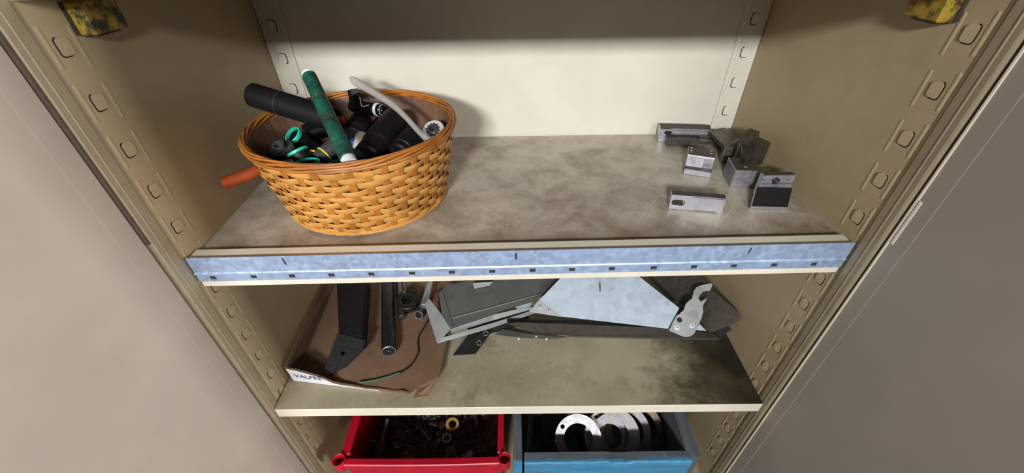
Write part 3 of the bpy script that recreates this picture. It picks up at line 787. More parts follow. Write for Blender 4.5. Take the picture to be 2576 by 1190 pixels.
# two long bars in the back corner
o = block('notched_bar', 'dark notched steel bar lying in front of the slotted bar by the back wall', (.7478, .3470, sz(.79, .345)), R(-6.5),
      [([(0, 0), (0, .0150), (.004, .0185), (.0150, .0185), (.0150, 0)], 0, .0990)], 'x', M['steel_dark'],
      [boxbm((.058, -.01, -.002), (.091, .03, .0055)), boxbm((-.001, -.001, .014), (.060, .0150, .03))], cat='bar')
o = block('long_slotted_bar', 'long slotted steel bar standing on edge against the back wall', (.7380, .3680, sz(.78, .37)), R(-7),
      [([(0, 0), (0, .0260), (.022, .0300), (.022, 0)], 0, .0980)], 'x', M['steel_bright'],
      [slot((.0160, .006, .0195), (1, 0, 0), (0, 1, 0), .0040, .0036, .03), boxbm((.022, -.001, .0245), (.100, .004, .04))], cat='bar')
bm = bmesh.new(); prism(bm, [(at(px, py, z=.2440).x, at(px, py, z=.2440).y) for px, py in ((1786, 331), (1838, 322), (1862, 341), (1844, 357), (1822, 368))], .2360, .2440)
solo('angled_plate', bm, M['steel_dark'], 'dark angular steel plate propped between the bars and the notched block', 'plate', 'machined steel blocks')
bm = bmesh.new(); prism(bm, [(.835, .352), (.858, .345), (.872, .360), (.850, .378)], sz(.85, .36), .2357)
solo('plate_support', bm, M['steel_dark'], 'dark steel offcut under the angular plate in the back corner', 'block', 'machined steel blocks')
# notched pair in the corner
def topz(px, py, z): q = at(px, py, z=z); return (q.x, q.y)
def plan(pts, z, xmax=.8965): return [(min(at(px, py, z=z).x, xmax), at(px, py, z=z).y) for px, py in pts]
t = thing('notched_block', 'tall dark stepped steel block with small holes against the right wall', 'block', (.875, .27, sz(.87, .27)), 0, 'machined steel blocks')
bm = bmesh.new(); prism(bm, plan(((1864, 362), (1908, 344), (1942, 358), (1899, 374), (1898, 384), (1883, 392), (1866, 384)), .2580), sz(.87, .27), .2580); bmesh.ops.bevel(bm, geom=bm.edges[:], offset=.0005, segments=1, affect='EDGES'); nb = part('block_body', bm, M['steel_dark'], t)
bm = bmesh.new(); prism(bm, plan(((1863, 339), (1886, 322), (1911, 331), (1909, 347), (1884, 352)), .2700), .2580, .2700); part('raised_step', bm, M['steel_dark'], t)
bm = bmesh.new(); prism(bm, plan(((1888, 366), (1898, 374), (1897, 383), (1884, 388), (1876, 378)), .2584), .2581, .2586); part('square_notch', bm, M['gap'], nb)
for px, py, z in ((1880, 338, .2702), (1899, 331, .2702), (1928, 357, .2582), (1911, 363, .2582)):
    c = at(px, py, z=z); part('small_hole', cyl(c, (0, 0, 1), .0013, .0006), M['gap'], nb)
t = thing('vee_block', 'small dark vee-topped steel block in front of the corner plate', 'block', (.835, .26, sz(.83, .26)), 0, 'machined steel blocks')
bm = bmesh.new(); prism(bm, plan(((1821, 359), (1829, 353), (1850, 356), (1856, 364), (1846, 371), (1824, 368)), .2480), sz(.83, .26), .2480); bmesh.ops.bevel(bm, geom=bm.edges[:], offset=.0005, segments=1, affect='EDGES'); part('block_body', bm, M['steel_dark'], t)
pv = [at(px, py, z=.2482) for px, py in ((1836, 364), (1846, 352), (1858, 352), (1856, 364))]
part('vee_wedge', hexa0(bmesh.new(), pv, [pv[0] + Vector((.001, 0, .001)), pv[1] + Vector((.006, -.004, .012)), pv[2] + Vector((0, -.004, .012)), pv[3] + Vector((0, 0, .008))]), M['steel_dark'], t)
# drilled cube
o = block('drilled_cube', 'square steel block with two large holes in its dark top', (.8045, .1870, sz(.82, .2)), R(-9),
      [([(0, 0), (0, .0310), (.0460, .0310), (.0460, 0)], 0, .0400)], 'x', M['steel'],
      [cyl((.019, .012, .031), (0, 0, 1), .0040, .02), cyl((.020, .034, .031), (0, 0, 1), .0040, .02)])
obj('black_top', boxbm((.0008, .0008, .0310), (.0392, .0452, .0312)), M['steel_dark'], o)
carve(o.children[0], cyl((.019, .012, .031), (0, 0, 1), .0041, .02), cyl((.020, .034, .031), (0, 0, 1), .0041, .02))
for p in ((.019, .012, .0255), (.020, .034, .0255)): obj('hole_floor', cyl(p, (0, 0, 1), .0039, .001), M['gap'], o)
# slide: sloping plate hinged to an upright rail with a knob
def hexa(bm, lo, hi):
    a = [bm.verts.new(Vector(p)) for p in lo]; b = [bm.verts.new(Vector(p)) for p in hi]
    bm.faces.new(a[::-1]); bm.faces.new(b)
    for i in range(4): bm.faces.new((a[i], a[(i + 1) % 4], b[(i + 1) % 4], b[i]))
    return bm
zq = sz(.85, .14)
t = thing('slide_block', 'steel slide with a sloping dark plate and an upright grooved rail with black knob', 'block', (.845, .14, zq), 0, 'machined steel blocks')
q4 = [at(1890, 519, z=zq + .0070), at(1982, 522, z=zq + .0070), at(1994, 473, z=.2380), at(1904, 470, z=.2380)]
nn = (q4[1] - q4[0]).cross(q4[3] - q4[0]).normalized()
lo4 = [p - nn * .0060 for p in q4]
for p in lo4: p.z = max(p.z, zq)
part('base_plate', hexa(bmesh.new(), lo4, q4), M['steel_bright'], t)
in4 = [p + ((q4[0] + q4[2]) / 2 - p).normalized() * .0006 for p in q4]
part('dark_face', hexa(bmesh.new(), [p + nn * .00002 for p in in4], [p + nn * .0002 for p in in4]), M['steel_black'], t)
xl, xr, yf_, yb_, zt2 = .8310, .8800, .1530, .1650, .2555
rail = part('rail', boxbm((xl, yf_, zq), (xr, yb_, zt2), .0006), M['steel_bright'], t)
part('groove', boxbm((xl + .0003, yf_ - .0004, .2405), (xr - .0003, yf_ - .00005, .2417)), M['gap'], rail)
part('dark_top', boxbm((xl + .0006, yf_ + .0006, zt2), (xr - .0006, yb_ - .0006, zt2 + .0002)), M['steel_top'], rail)
kc = at(1950, 453, y=yf_)
part('knob', rod(bmesh.new(), kc, kc + Vector((0, -.0050, 0)), .0050), M['steel_black'], t, True)
part('knob_face', rod(bmesh.new(), kc + Vector((0, -.0050, 0)), kc + Vector((0, -.0054, 0)), .0028), M['dark_grey'], t, True)
for px in (1919, 1984):
    c = at(px, 452, y=yf_); part('pin_hole', cyl(c, (0, 1, 0), .0012, .0008), M['gap'], rail)

# ================================================================ middle shelf
ZB = Z2 + .0004
def card_mat():
    m, nt, b = new_mat('corrugated_card')
    f = ramp(nt, noise(nt, 12, 6, .65), [(.35, 0.0), (.7, 1.0)])
    c = mix(nt, f, (.205, .115, .068), (.125, .069, .040))
    r = ramp(nt, noise(nt, 60, 3, .6, (.25, 3.5, 1)), [(.5, 0.0), (.62, .45)])
    nt.links.new(mix(nt, r, c, (.16, .09, .05)), b.inputs['Base Color']); b.inputs['Roughness'].default_value = .85
    bump(nt, b, noise(nt, 60, 3, .6, (.25, 3.5, 1)), .25, .001)
    return m
M['card'] = card_mat()
M['card_edge'] = simple('torn_card_edge', (.22, .11, .065), .9)
M['label_white'] = simple('white_print_paper', (.72, .72, .74), .6, var=.05)
M['ink'] = simple('blue_ink', (.10, .12, .34), .6)
t = thing('cardboard_tray', 'shallow torn cardboard tray on the middle shelf with a white printed front', 'tray', (.14, .2, ZB))
FLc, FRc = Vector((.016, .0635, ZB)), Vector((.247, .0310, ZB)); RFb = Vector((.2615, .046, ZB))
bm = bmesh.new(); prism(bm, [(.016, .0635), (.247, .031), (.2615, .046), (.264, .385), (.006, .385)], ZB, ZB + .0028); part('tray_base', bm, M['card'], t)
bm = bmesh.new(); sheet(bm, [(.0155, .064, ZB + .003), (.0155, .064, ZB + .044), (.0075, .180, ZB + .045), (.0055, .384, ZB + .044), (.0058, .384, ZB + .003)], .0025); part('left_wall', bm, M['card'], t)
hs = ((0, .044), (.08, .041), (.16, .035), (.24, .029), (.30, .022), (.36, .012), (.43, .0085), (.52, .0075), (.62, .0050), (.75, .0048), (.88, .0045), (.94, .0060), (1.0, .0032))
fw = bmesh.new(); lo, hi = [], []
for s, h in hs:
    p = FLc.lerp(FRc, s); lo.append(p + Vector((0, -.0005, 0))); hi.append(p + Vector((0, -.003 * (1 - s), h + random.uniform(-.0006, .0006))))
va = [fw.verts.new(p) for p in lo]; vb = [fw.verts.new(p) for p in hi]; vc = [fw.verts.new(p + Vector((.0004, .0026, 0))) for p in lo]; vd = [fw.verts.new(p + Vector((.0004, .0026, 0))) for p in hi]
for i in range(len(hs) - 1):
    fw.faces.new((va[i], va[i + 1], vb[i + 1], vb[i])); fw.faces.new((vc[i], vd[i], vd[i + 1], vc[i + 1])); fw.faces.new((vb[i], vb[i + 1], vd[i + 1], vd[i])); fw.faces.new((va[i], vc[i], vc[i + 1], va[i + 1]))
fw.faces.new((va[0], vb[0], vd[0], vc[0])); fw.faces.new((va[-1], vc[-1], vd[-1], vb[-1]))
front = part('front_wall', fw, M['card'], t)
lb = bmesh.new(); n = 10                     # white printed skin on the outside of the front wall
nv = Vector((-.0004, -.0008, 0)); pa, pb = [], []
for i in range(n):
    s, h = hs[i]; p = FLc.lerp(FRc, s); pa.append(lb.verts.new(p + nv + Vector((0, -.0006, .0004)))); pb.append(lb.verts.new(p + nv + Vector((0, -.003 * (1 - s), h - .0012))))
for i in range(n - 1): lb.faces.new((pa[i], pa[i + 1], pb[i + 1], pb[i]))
part('printed_skin', lb, M['label_white'], front, label='white printed paper skin')
cu = bpy.data.curves.new('lettering', 'FONT'); cu.body = 'VALPRE'; cu.size = .0165; cu.extrude = .0001; cu.materials.append(M['ink'])
to = bpy.data.objects.new('lettering', cu); COL.objects.link(to); bpy.context.view_layer.update()
me = bpy.data.meshes.new_from_object(to.evaluated_get(bpy.context.evaluated_depsgraph_get())); bpy.data.objects.remove(to)
lt = bpy.data.objects.new('lettering', me); link(lt, front)
xd = (FRc - FLc).normalized(); yd = Vector((0, -.068, 1)).normalized(); zd = xd.cross(yd).normalized()
lt.matrix_local = Matrix.Translation(FLc + xd * .010 + Vector((-.0006, -.0034, .0165)) - off(front)) @ Matrix((xd, yd, zd)).transposed().to_4x4()
RW = [(RFb.x, RFb.y, ZB + .003), (.3010, .0520, ZB + .0225), (.3050, .1260, ZB + .0225), (.3060, .384, ZB + .022), (.2640, .384, ZB + .003)]
bm = bmesh.new(); sheet(bm, RW[:2] + RW[2:], .0026); part('right_wall', bm, M['card'], t)
bm = bmesh.new(); sheet(bm, [(.2615, .0455, ZB + .0032), (.3005, .0518, ZB + .0222), (.2800, .0250, ZB + .0040), (.2560, .0222, ZB + .0030)], .0024); part('front_flap', bm, M['card'], t)
ZT = ZB + .0030
# dark steel angle with a drilled end plate
t = thing('steel_angle_bar', 'dark rectangular steel bar with a drilled pointed end plate in the tray', 'bar', (.09, .2, ZT))
h = .040; zt_ = ZT + h
P4 = [at(846, 700, z=zt_), at(924, 700, z=zt_), at(911, 846, z=zt_), at(852, 838, z=zt_)]
bm = bmesh.new(); prism(bm, [(p.x, p.y) for p in P4], ZT, zt_); bmesh.ops.bevel(bm, geom=bm.edges[:], offset=.002, segments=2, affect='EDGES'); part('bar_body', bm, M['steel_black'], t)
E1, E2 = at(852, 838, z=zt_ + .001), at(919, 856, z=zt_ - .006)
ep = [E1, E2, at(908, 884, z=ZT + .028), at(870, 922, z=ZT + .014), at(826, 943, z=ZT + .007), at(818, 934, z=ZT + .008)]
c0 = (E1 + ep[3]) / 2; nn = (E2 - E1).cross(ep[4] - E1).normalized(); nn = nn if nn.z > 0 else -nn
ep = [p - nn * (p - E1).dot(nn) for p in ep]
bm = bmesh.new(); sheet(bm, ep, .003); pl = part('end_plate', bm, M['steel_black'], t)
hc = at(862, 889, p=tuple(E1), n=tuple(nn)); carve(pl, rod(bmesh.new(), hc - nn * .01 - off(t), hc + nn * .01 - off(t), .0040, 16, .00001))
bm = bmesh.new(); sheet(bm, [E1 + nn * .0003, ep[5] + nn * .0003, Vector((ep[5].x - .004, ep[5].y + .012, ZT + .004)), Vector((P4[3].x - .002, P4[3].y, ZT + .004))], .002); part('end_gusset', bm, M['steel_black'], t)
# steel rod
r = .0147; a = at(978, 884, z=ZT + r); b = at(974, 700, z=ZT + r); ax = (b - a).normalized()
t = thing('steel_rod', 'thick dark steel rod with a bright-rimmed end lying in the tray', 'rod', (a + b) / 2 - Vector((0, 0, r)))
part('rod_body', lathe(bmesh.new(), [(0, .0002), (r * .88, 0), (r, .0016), (r, .165), (r * .93, .169), (r * .93, .235), (0, .235)], a, ax, 28), M['steel_black'], t, True)
part('end_chamfer', ring(a - ax * .0004, ax, r * .97, r * .87, .0010), M['steel_bright'], t, True)
part('centre_mark', rod(bmesh.new(), a - ax * .0003, a + ax * .0005, .0012), M['steel_bright'], t, True)
# collar, cap screw, rods behind
c = at(1028, 766, z=ZT + .001)
t = thing('steel_collar', 'thick dark steel collar ring standing in the tray beside the rod', 'ring', c)
part('collar_body', pipe(bmesh.new(), c, c + Vector((.001, -.004, .021)), .0255, .0145, 32), M['steel_black'], t, True)
part('bore_edge', ring(c + Vector((.001, -.004, .0205)), (.05, -.19, .98), .0156, .0144, .0007, 32), M['dark_grey'], t, True)
d = Vector((-.22, -.85, .30)).normalized(); c = at(1053, 793, z=ZT + .012)
t = thing('cap_screw', 'socket cap screw with bright rim next to the collar ring', 'screw', c - Vector((0, 0, .0115)))
part('screw_head', lathe(bmesh.new(), [(0, -.004), (.0055, -.004), (.0055, 0), (.0098, 0), (.0108, -.001), (.0108, -.018), (0, -.018)], c, d, 24), M['steel_black'], t, True)
part('rim', ring(c - d * .0003, d, .0100, .0085, .0006), M['steel_bright'], t, True)
part('shank', rod(bmesh.new(), c - d * .018, c - d * .060, .0060), M['steel_black'], t, True)
for lab, px0, px1, py0, r, zz in (('thin dark rod just right of the thick steel rod in the tray', 1011, 1003, 800, .0075, .009), ('slim shiny rod end behind the collar ring', 1018, 1016, 738, .0050, .030), ('bright slanted pin beside the bent metal cover', 1066, 1088, 772, .0085, .022)):
    a = at(px0, py0, z=ZT + zz); b = at(px1, 695, z=ZT + zz)
    solo('steel_pin', lathe(bmesh.new(), [(0, 0), (r * .8, 0), (r, .001), (r, (b - a).length - .03), (r * .85, (b - a).length - .028), (r * .85, (b - a).length), (0, (b - a).length)], a, b - a, 18), M['steel_dark'] if r != .0085 else M['steel'], lab, 'rod', 'rods in the cardboard tray', True)
# wire with a green sleeve
pts = [at(1082, 795, z=ZT + .012), at(1068, 822, z=ZT + .006), at(1054, 845, z=ZT + .002), at(1052, 868, z=ZT + .002), at(1053, 885, z=ZT + .002), at(1044, 905, z=ZT + .002), at(1030, 922, z=ZT + .002), at(1005, 938, z=ZT + .002), at(950, 955, z=ZT + .002), at(904, 963, z=ZT + .0022)]
sp = smooth_path(pts, 6); t = thing('wire', 'thin black wire with a green sleeve curving across the cardboard tray', 'wire', sp[-1])
part('wire_core', sweep(bmesh.new(), sp[:44], .0014, 8), M['black_matt'], t, True)
M['sleeve'] = simple('green_sleeve', (.05, .12, .07), .6); part('green_sleeve', sweep(bmesh.new(), sp[42:], .0020, 8), M['sleeve'], t, True)

# ---------------------------------------------------------------- sheet metal pieces
t = thing('bent_metal_cover', 'dull folded galvanised cover resting on the cardboard tray edge', 'sheet metal', (.38, .22, ZB))
def zp(z): return dict(z=ZB + z + .004)
panel = [at(1103, 738, **zp(.058)), at(1125, 716, **zp(.064)), at(1250, 700, **zp(.066)), at(1420, 690, **zp(.066)), at(1370, 742, **zp(.052)), at(1134, 826, **zp(.034)), at(1110, 790, **zp(.044))]
p0 = panel[0]; nn = (panel[3] - panel[0]).cross(panel[5] - panel[0]).normalized(); nn = nn if nn.z > 0 else -nn
panel = [at(px, py, p=tuple(p0), n=tuple(nn)) for px, py in ((1103, 738), (1125, 716), (1250, 698), (1420, 690), (1370, 742), (1134, 828), (1112, 790))]
bm = bmesh.new(); sheet(bm, panel, .0012); part('cover_panel', bm, M['galv_dull'], t)
def lift(p, h): return p + nn * h
bm = bmesh.new(); sweep(bm, [lift(panel[0].lerp(panel[1], .35), .0005), lift(panel[5].lerp(panel[6], .1) + (panel[3] - panel[0]).normalized() * .006, .0005)], .0022, 8); part('pressed_rib', bm, M['galv_dull'], t, True)
q0, q1 = at(1138, 800, p=tuple(p0), n=tuple(nn)), at(1374, 736, p=tuple(p0), n=tuple(nn)); bm = bmesh.new(); sweep(bm, [lift(q0, .0005), lift(q1, .0005)], .0020, 8); part('pressed_rib', bm, M['galv_dull'], t, True)
fl_ = [at(1068, 764, **zp(.040)), at(1080, 752, **zp(.050)), panel[6] + Vector((-.002, 0, .001)), panel[5], at(1100, 864, **zp(.026))]
def flat(ps):
    n_ = (ps[1] - ps[0]).cross(ps[-1] - ps[0]).normalized(); return [p - n_ * (p - ps[0]).dot(n_) for p in ps]
bm = bmesh.new(); bm.faces.new([bm.verts.new(p) for p in fl_]); g = bmesh.ops.extrude_face_region(bm, geom=bm.faces[:]); [setattr(v, 'co', v.co - Vector((.0003, -.0003, .0012))) for v in g['geom'] if isinstance(v, bmesh.types.BMVert)]
part('left_flange', bm, M['galv_bracket'], t)
def quadstrip(pts_a, pts_b, th=.0012):
    bm = bmesh.new(); A = [bm.verts.new(p) for p in pts_a]; B = [bm.verts.new(p) for p in pts_b]
    for i in range(len(A) - 1): bm.faces.new((A[i], A[i + 1], B[i + 1], B[i]))
    g = bmesh.ops.extrude_face_region(bm, geom=bm.faces[:])
    for v in g['geom']:
        if isinstance(v, bmesh.types.BMVert): v.co += Vector((0, .0005, -th))
    return bm
part('front_flange', quadstrip([panel[5], at(1240, 792, **zp(.036)), at(1345, 768, **zp(.040))], [at(1134, 838, **zp(.026)), at(1240, 806, **zp(.028)), at(1345, 776, **zp(.034))]), M['galv_dull'], t)
part('folded_hem', quadstrip([at(1104, 852, **zp(.026)), at(1240, 812, **zp(.026)), at(1345, 779, **zp(.032))], [at(1101, 864, **zp(.022)), at(1240, 824, **zp(.022)), at(1345, 788, **zp(.030))]), M['galv_bracket'], t)
part('bright_edge', quadstrip([at(1296, 772, **zp(.042)), at(1340, 760, **zp(.044))], [at(1305, 780, **zp(.040)), at(1335, 770, **zp(.041))]), M['galv_plate'], t)
part('torn_tab', quadstrip([at(1190, 712, **zp(.072)), at(1240, 709, **zp(.072))], [at(1193, 726, **zp(.066)), at(1232, 718, **zp(.068))]), M['galv_bracket'], t)
# bright trapezoid plate
PP, PN = (.62, .165, -.088), (0, -.55, .835)
def pin(pts, dz=0.0): return [at(px, py, p=(PP[0], PP[1], PP[2] + dz), n=PN) for px, py in pts]
t = thing('trapezoid_plate', 'large pale blue-grey galvanised plate with cut corners leaning on the channel', 'sheet metal', pin([(1520, 800)])[0])
bm = bmesh.new(); sheet(bm, pin([(1440, 668), (1355, 757), (1331, 783), (1402, 795), (1681, 827), (1709, 775), (1625, 709), (1575, 670)]), .0015); part('plate_sheet', bm, M['galv_plate'], t)
bm = bmesh.new(); sheet(bm, pin([(1330, 785), (1357, 754), (1411, 797)], .0012), .0010); gs_ = part('corner_gusset', bm, M['galv_bracket'], t)
PNv = Vector(PN).normalized()
def rivet(px, py, parent, dz, r=.0052, mat='rivet'):
    c = at(px, py, p=(PP[0], PP[1], PP[2] + dz), n=PN); a_ = part('rivet', lathe(bmesh.new(), [(r, 0), (r * .85, .0009), (r * .35, .0012), (0, .0012)], c, PNv, 18), M[mat], parent, True)
    part('rivet_core', lathe(bmesh.new(), [(r * .24, .0011), (r * .22, .0015), (0, .0015)], c, PNv, 10), M['gap'], a_)
M['rivet'] = simple('zinc_rivet', (.75, .76, .78), .4, .3, var=.05)
rivet(1358, 771, gs_, .0012, .0055, 'galv_bracket'); rivet(1380, 781, gs_, .0012, .0055, 'galv_bracket')
bm = bmesh.new(); sheet(bm, pin([(1509, 706), (1511, 714), (1511, 733), (1508, 733), (1507, 716)], .0003), .0002); part('rust_run', bm, M['rust'], t)
# dark sheet at the right
A_, B_, C_ = at(1785, 835, z=-.109), at(1865, 795, z=-.057), at(1650, 710, z=-.096); nd_ = (B_ - A_).cross(C_ - A_).normalized()
t = thing('dark_sheet', 'dark grey sheet metal offcut with a blunt corner against the right wall', 'sheet metal', A_)
bm = bmesh.new(); sheet(bm, [at(px, py, p=tuple(A_), n=tuple(nd_)) for px, py in ((1625, 690), (1760, 690), (1790, 728), (1856, 783), (1864, 795), (1858, 806), (1835, 820), (1790, 836), (1776, 832), (1700, 770))], .0012); part('sheet_panel', bm, M['steel_dark'], t)
bm = bmesh.new(); sheet(bm, [at(px, py, p=tuple(A_), n=tuple(nd_)) for px, py in ((1799, 832), (1832, 820), (1845, 836), (1815, 854))], .0012)
for v in bm.verts: v.co += Vector((.004, .012, -.0065))
part('under_tab', bm, M['steel_black'], t)
# bracket with the torn finger
t = thing('riveted_bracket', 'torn pale metal bracket with two white rivets hooked on the plate corner', 'bracket', pin([(1735, 845)], .004)[0])
bm = bmesh.new(); sheet(bm, pin([(1683, 832), (1692, 812), (1703, 793), (1712, 789), (1762, 807), (1758, 817), (1752, 829), (1746, 840), (1736, 847), (1722, 848)], .006), .0014); bp = part('bracket_foot', bm, M['galv_bracket'], t)
bm = bmesh.new(); sheet(bm, pin([(1711, 788), (1720, 780), (1725, 765), (1733, 757), (1741, 751), (1746, 731), (1753, 722), (1766, 717), (1790, 713), (1793, 717), (1786, 731), (1770, 733), (1761, 741), (1757, 750), (1763, 759), (1777, 751), (1780, 748), (1768, 770), (1769, 785), (1763, 806), (1745, 801)], .0115), .0014); part('torn_finger', bm, M['galv_bracket'], t)
bm = bmesh.new(); sheet(bm, pin([(1761, 815), (1777, 833), (1750, 830)], .0050), .0012); part('lower_tab', bm, M['galv_plate'], t)
rivet(1703, 824, bp, .006, .0056); rivet(1741, 819, bp, .006, .0056)
c = at(1709, 805, p=(PP[0], PP[1], PP[2] + .006), n=PN); hl = part('bolt_hole', ring(c, PNv, .0052, .0030, .0008), M['steel_black'], bp, True); part('hole_core', rod(bmesh.new(), c + PNv * .0001, c + PNv * .0005, .0031), M['gap'], hl)
# long channel
CH = dict(p=(.408, .170, -.1), n=(.045, 1, 0))
t = thing('steel_channel', 'long dark steel channel lying across the middle shelf in front of the plate', 'channel', (.64, .165, ZB))
def ch(pts, **k): return [at(px, py, **CH) for px, py in pts]
fp = ch([(1276, 814), (1302, 811), (1460, 817), (1684, 826), (1795, 838), (1812, 852), (1640, 852), (1426, 850), (1345, 838)])
for p in fp: p.z = max(p.z, ZB)
bm = bmesh.new(); sheet(bm, fp, .0016); part('front_web', bm, M['steel_dark'], t)
bm = quadstrip([fp[0], fp[2], fp[4]], [p + Vector((0, .012, .0005)) for p in (fp[0], fp[2], fp[4])], .0012); part('top_flange', bm, M['steel_black'], t)
bm = quadstrip([p + Vector((0, 0, 0)) for p in (fp[7], fp[6], fp[5])], [p + Vector((0, -.004, .0003)) for p in (fp[7], fp[6], fp[5])], .0002)
for v in bm.verts: v.co.z = max(v.co.z, ZB)
part('bottom_hem', bm, M['galv_dull'], t)
t = thing('riveted_strip', 'thin grey metal strip with small rivets under the left end of the channel', 'strip', at(1320, 845, z=ZB + .004))
sl = [at(px, py, z=ZB + .012 * max(0, (1425 - px) / 190) + .0016) for px, py in ((1235, 832), (1262, 828), (1330, 840), (1426, 849), (1380, 853), (1250, 846))]
bm = quadstrip(sl[1:4], [sl[0].lerp(sl[5], .7), sl[5].lerp(sl[4], .45), sl[4]], .0012); part('strip_sheet', bm, M['galv_dull'], t)
for px, py in ((1305, 851), (1349, 846), (1375, 851)):
    c = at(px, py, z=ZB + .0075); part('rivet', lathe(bmesh.new(), [(.0022, -.004), (.0022, .0004), (.0012, .0012), (0, .0012)], c, (0, 0, 1), 12), M['rivet'], t, True)
t = thing('drilled_plate', 'flat dark steel plate with two round holes beside the tray corner', 'plate', at(1185, 865, z=ZB))
pq = [at(1192, 824, z=ZB + .016), at(1239, 831, z=ZB + .014), at(1196, 890, z=ZB + .0022), at(1140, 893, z=ZB + .0022)]
n_ = (pq[2] - pq[3]).cross(pq[0] - pq[3]).normalized(); n_ = n_ if n_.z > 0 else -n_; pq = [p - n_ * (p - pq[3]).dot(n_) for p in pq]
bm = bmesh.new(); sheet(bm, pq, .0018); pl = part('plate_body', bm, M['steel_black'], t)
for px, py in ((1222, 839), (1205, 863)):
    c = at(px, py, p=tuple(pq[3]), n=tuple(n_)) - off(t); carve(pl, rod(bmesh.new(), c - n_ * .01, c + n_ * .01, .0044, 18, .00001))
    part('hole_burr', ring(c + off(t) + n_ * .0001, n_, .0052, .0043, .0003), M['galv_bracket'], pl, True)
t = thing('lower_angle', 'dark channel piece under the dull cover, behind the drilled plate', 'sheet metal', at(1240, 800, z=ZB))
part('angle_web', quadstrip([at(1180, 842, z=ZB + .012), at(1330, 800, z=ZB + .018)], [at(1190, 850, z=ZB + .0015), at(1340, 812, z=ZB + .0015)]), M['steel_black'], t)
part('angle_flange', quadstrip([at(1180, 842, z=ZB + .012), at(1330, 800, z=ZB + .018)], [at(1175, 815, z=ZB + .012), at(1330, 775, z=ZB + .018)]), M['steel_black'], t)

# ================================================================ bottom: red crate
M['red'] = simple('red_crate_plastic', (.46, .005, .022), .38, var=.15, vscale=20)
ZR = -.345; CX0, CX1, CY0, CY1 = .058, .424, .002, .385
t = thing('red_crate', 'red plastic stacking crate full of scrap hardware under the middle shelf', 'crate', ((CX0 + CX1) / 2, (CY0 + CY1) / 2, ZBOT + .0005))
zb_ = ZBOT + .001
for lo, hi in (((CX0 + .012, CY0 + .010, zb_), (CX1 - .012, CY0 + .013, ZR - .012)), ((CX0 + .012, CY1 - .013, zb_), (CX1 - .012, CY1 - .010, ZR)), ((CX0 + .012, CY0 + .012, zb_), (CX0 + .015, CY1 - .012, ZR)), ((CX1 - .015, CY0 + .012, zb_), (CX1 - .012, CY1 - .012, ZR))):
    part('crate_wall', boxbm(lo, hi), M['red'], t)
part('crate_floor', boxbm((CX0 + .014, CY0 + .012, zb_), (CX1 - .014, CY1 - .012, zb_ + .003)), M['red'], t)
# rims: front dips a little between the corner sockets
bm = bmesh.new(); rs = []; n = 16
for i in range(n + 1):
    s = i / n; x = CX0 + .016 + (CX1 - CX0 - .032) * s; z = ZR - .004 - .005 * math.sin(math.pi * s)
    rs.append([bm.verts.new((x, y, z + dz)) for y, dz in ((CY0 - .004, -.014), (CY0 - .004, -.002), (CY0 - .002, 0), (CY0 + .010, 0), (CY0 + .013, -.003), (CY0 + .013, -.014))])
for A, B in zip(rs, rs[1:]):
    for k in range(6): bm.faces.new((A[k], A[(k + 1) % 6], B[(k + 1) % 6], B[k]))
bm.faces.new(rs[0]); bm.faces.new(rs[-1][::-1]); part('front_rim', bm, M['red'], t)
part('side_rim', boxbm((CX0 + .004, CY0 + .018, ZR - .012), (CX0 + .024, CY1 - .016, ZR - .001), .002), M['red'], t)
part('side_rim', boxbm((CX1 - .020, CY0 + .018, ZR - .012), (CX1 - .006, CY1 - .016, ZR - .001), .002), M['red'], t)
part('back_rim', boxbm((CX0 + .016, CY1 - .016, ZR - .012), (CX1 - .016, CY1 - .002, ZR - .001), .002), M['red'], t)
for (x, y) in ((CX0 + .006, CY0 + .004), (CX1 - .004, CY0 + .004), (CX0 + .008, CY1 - .012), (CX1 - .008, CY1 - .012)):
    so = part('corner_socket', lathe(bmesh.new(), [(.0100, -.030), (.0118, -.030), (.0135, .004), (.0128, .005), (.0112, .004), (.0100, -.020)], (x, y, ZR), (0, 0, 1), 24, closed=True), M['red'], t, True)
    part('socket_floor', rod(bmesh.new(), (x, y, ZR - .020), (x, y, ZR - .018), .0106), M['red'], so)
# scrap hardware
M['scrap'] = steel('dirty_scrap_steel', (.11, .09, .08), .5, .7); M['scrap2'] = steel('zinc_scrap', (.30, .29, .28), .42, .8)
M['old_yellow'] = simple('old_yellow_plastic', (.30, .17, .02), .5); M['pale'] = steel('pale_washer', (.55, .54, .52), .4, .7)
def m_bolt():
    bm = bmesh.new(); lathe(bm, [(0, 0), (.0055, 0), (.006, .001), (.006, .005), (0, .005)], (0, 0, 0), (1, 0, 0), 6); lathe(bm, [(0, .004), (.003, .004), (.003, .036), (.0024, .038), (0, .038)], (0, 0, 0), (1, 0, 0), 10); return bm
def m_washer(): return pipe(bmesh.new(), (0, 0, 0), (0, 0, .0016), .0085, .0042, 18)
def m_nut(): return pipe(bmesh.new(), (0, 0, 0), (0, 0, .007), .0075, .0038, 6)
def m_plate():
    bm = boxbm((-.012, -.010, 0), (.012, .010, .003), .0006); return bm
def m_clip():
    return sweep(bmesh.new(), smooth_path([(-.016, 0, 0), (-.004, .004, 0), (.006, .0, 0), (.010, -.008, .002), (.004, -.012, .002)], 5), .0016, 6)
def m_stud(): return rod(bmesh.new(), (-.022, 0, 0), (.022, 0, 0), .0026, 8)
def m_spacer(): return pipe(bmesh.new(), (-.009, 0, 0), (.009, 0, 0), .0058, .0036, 14)
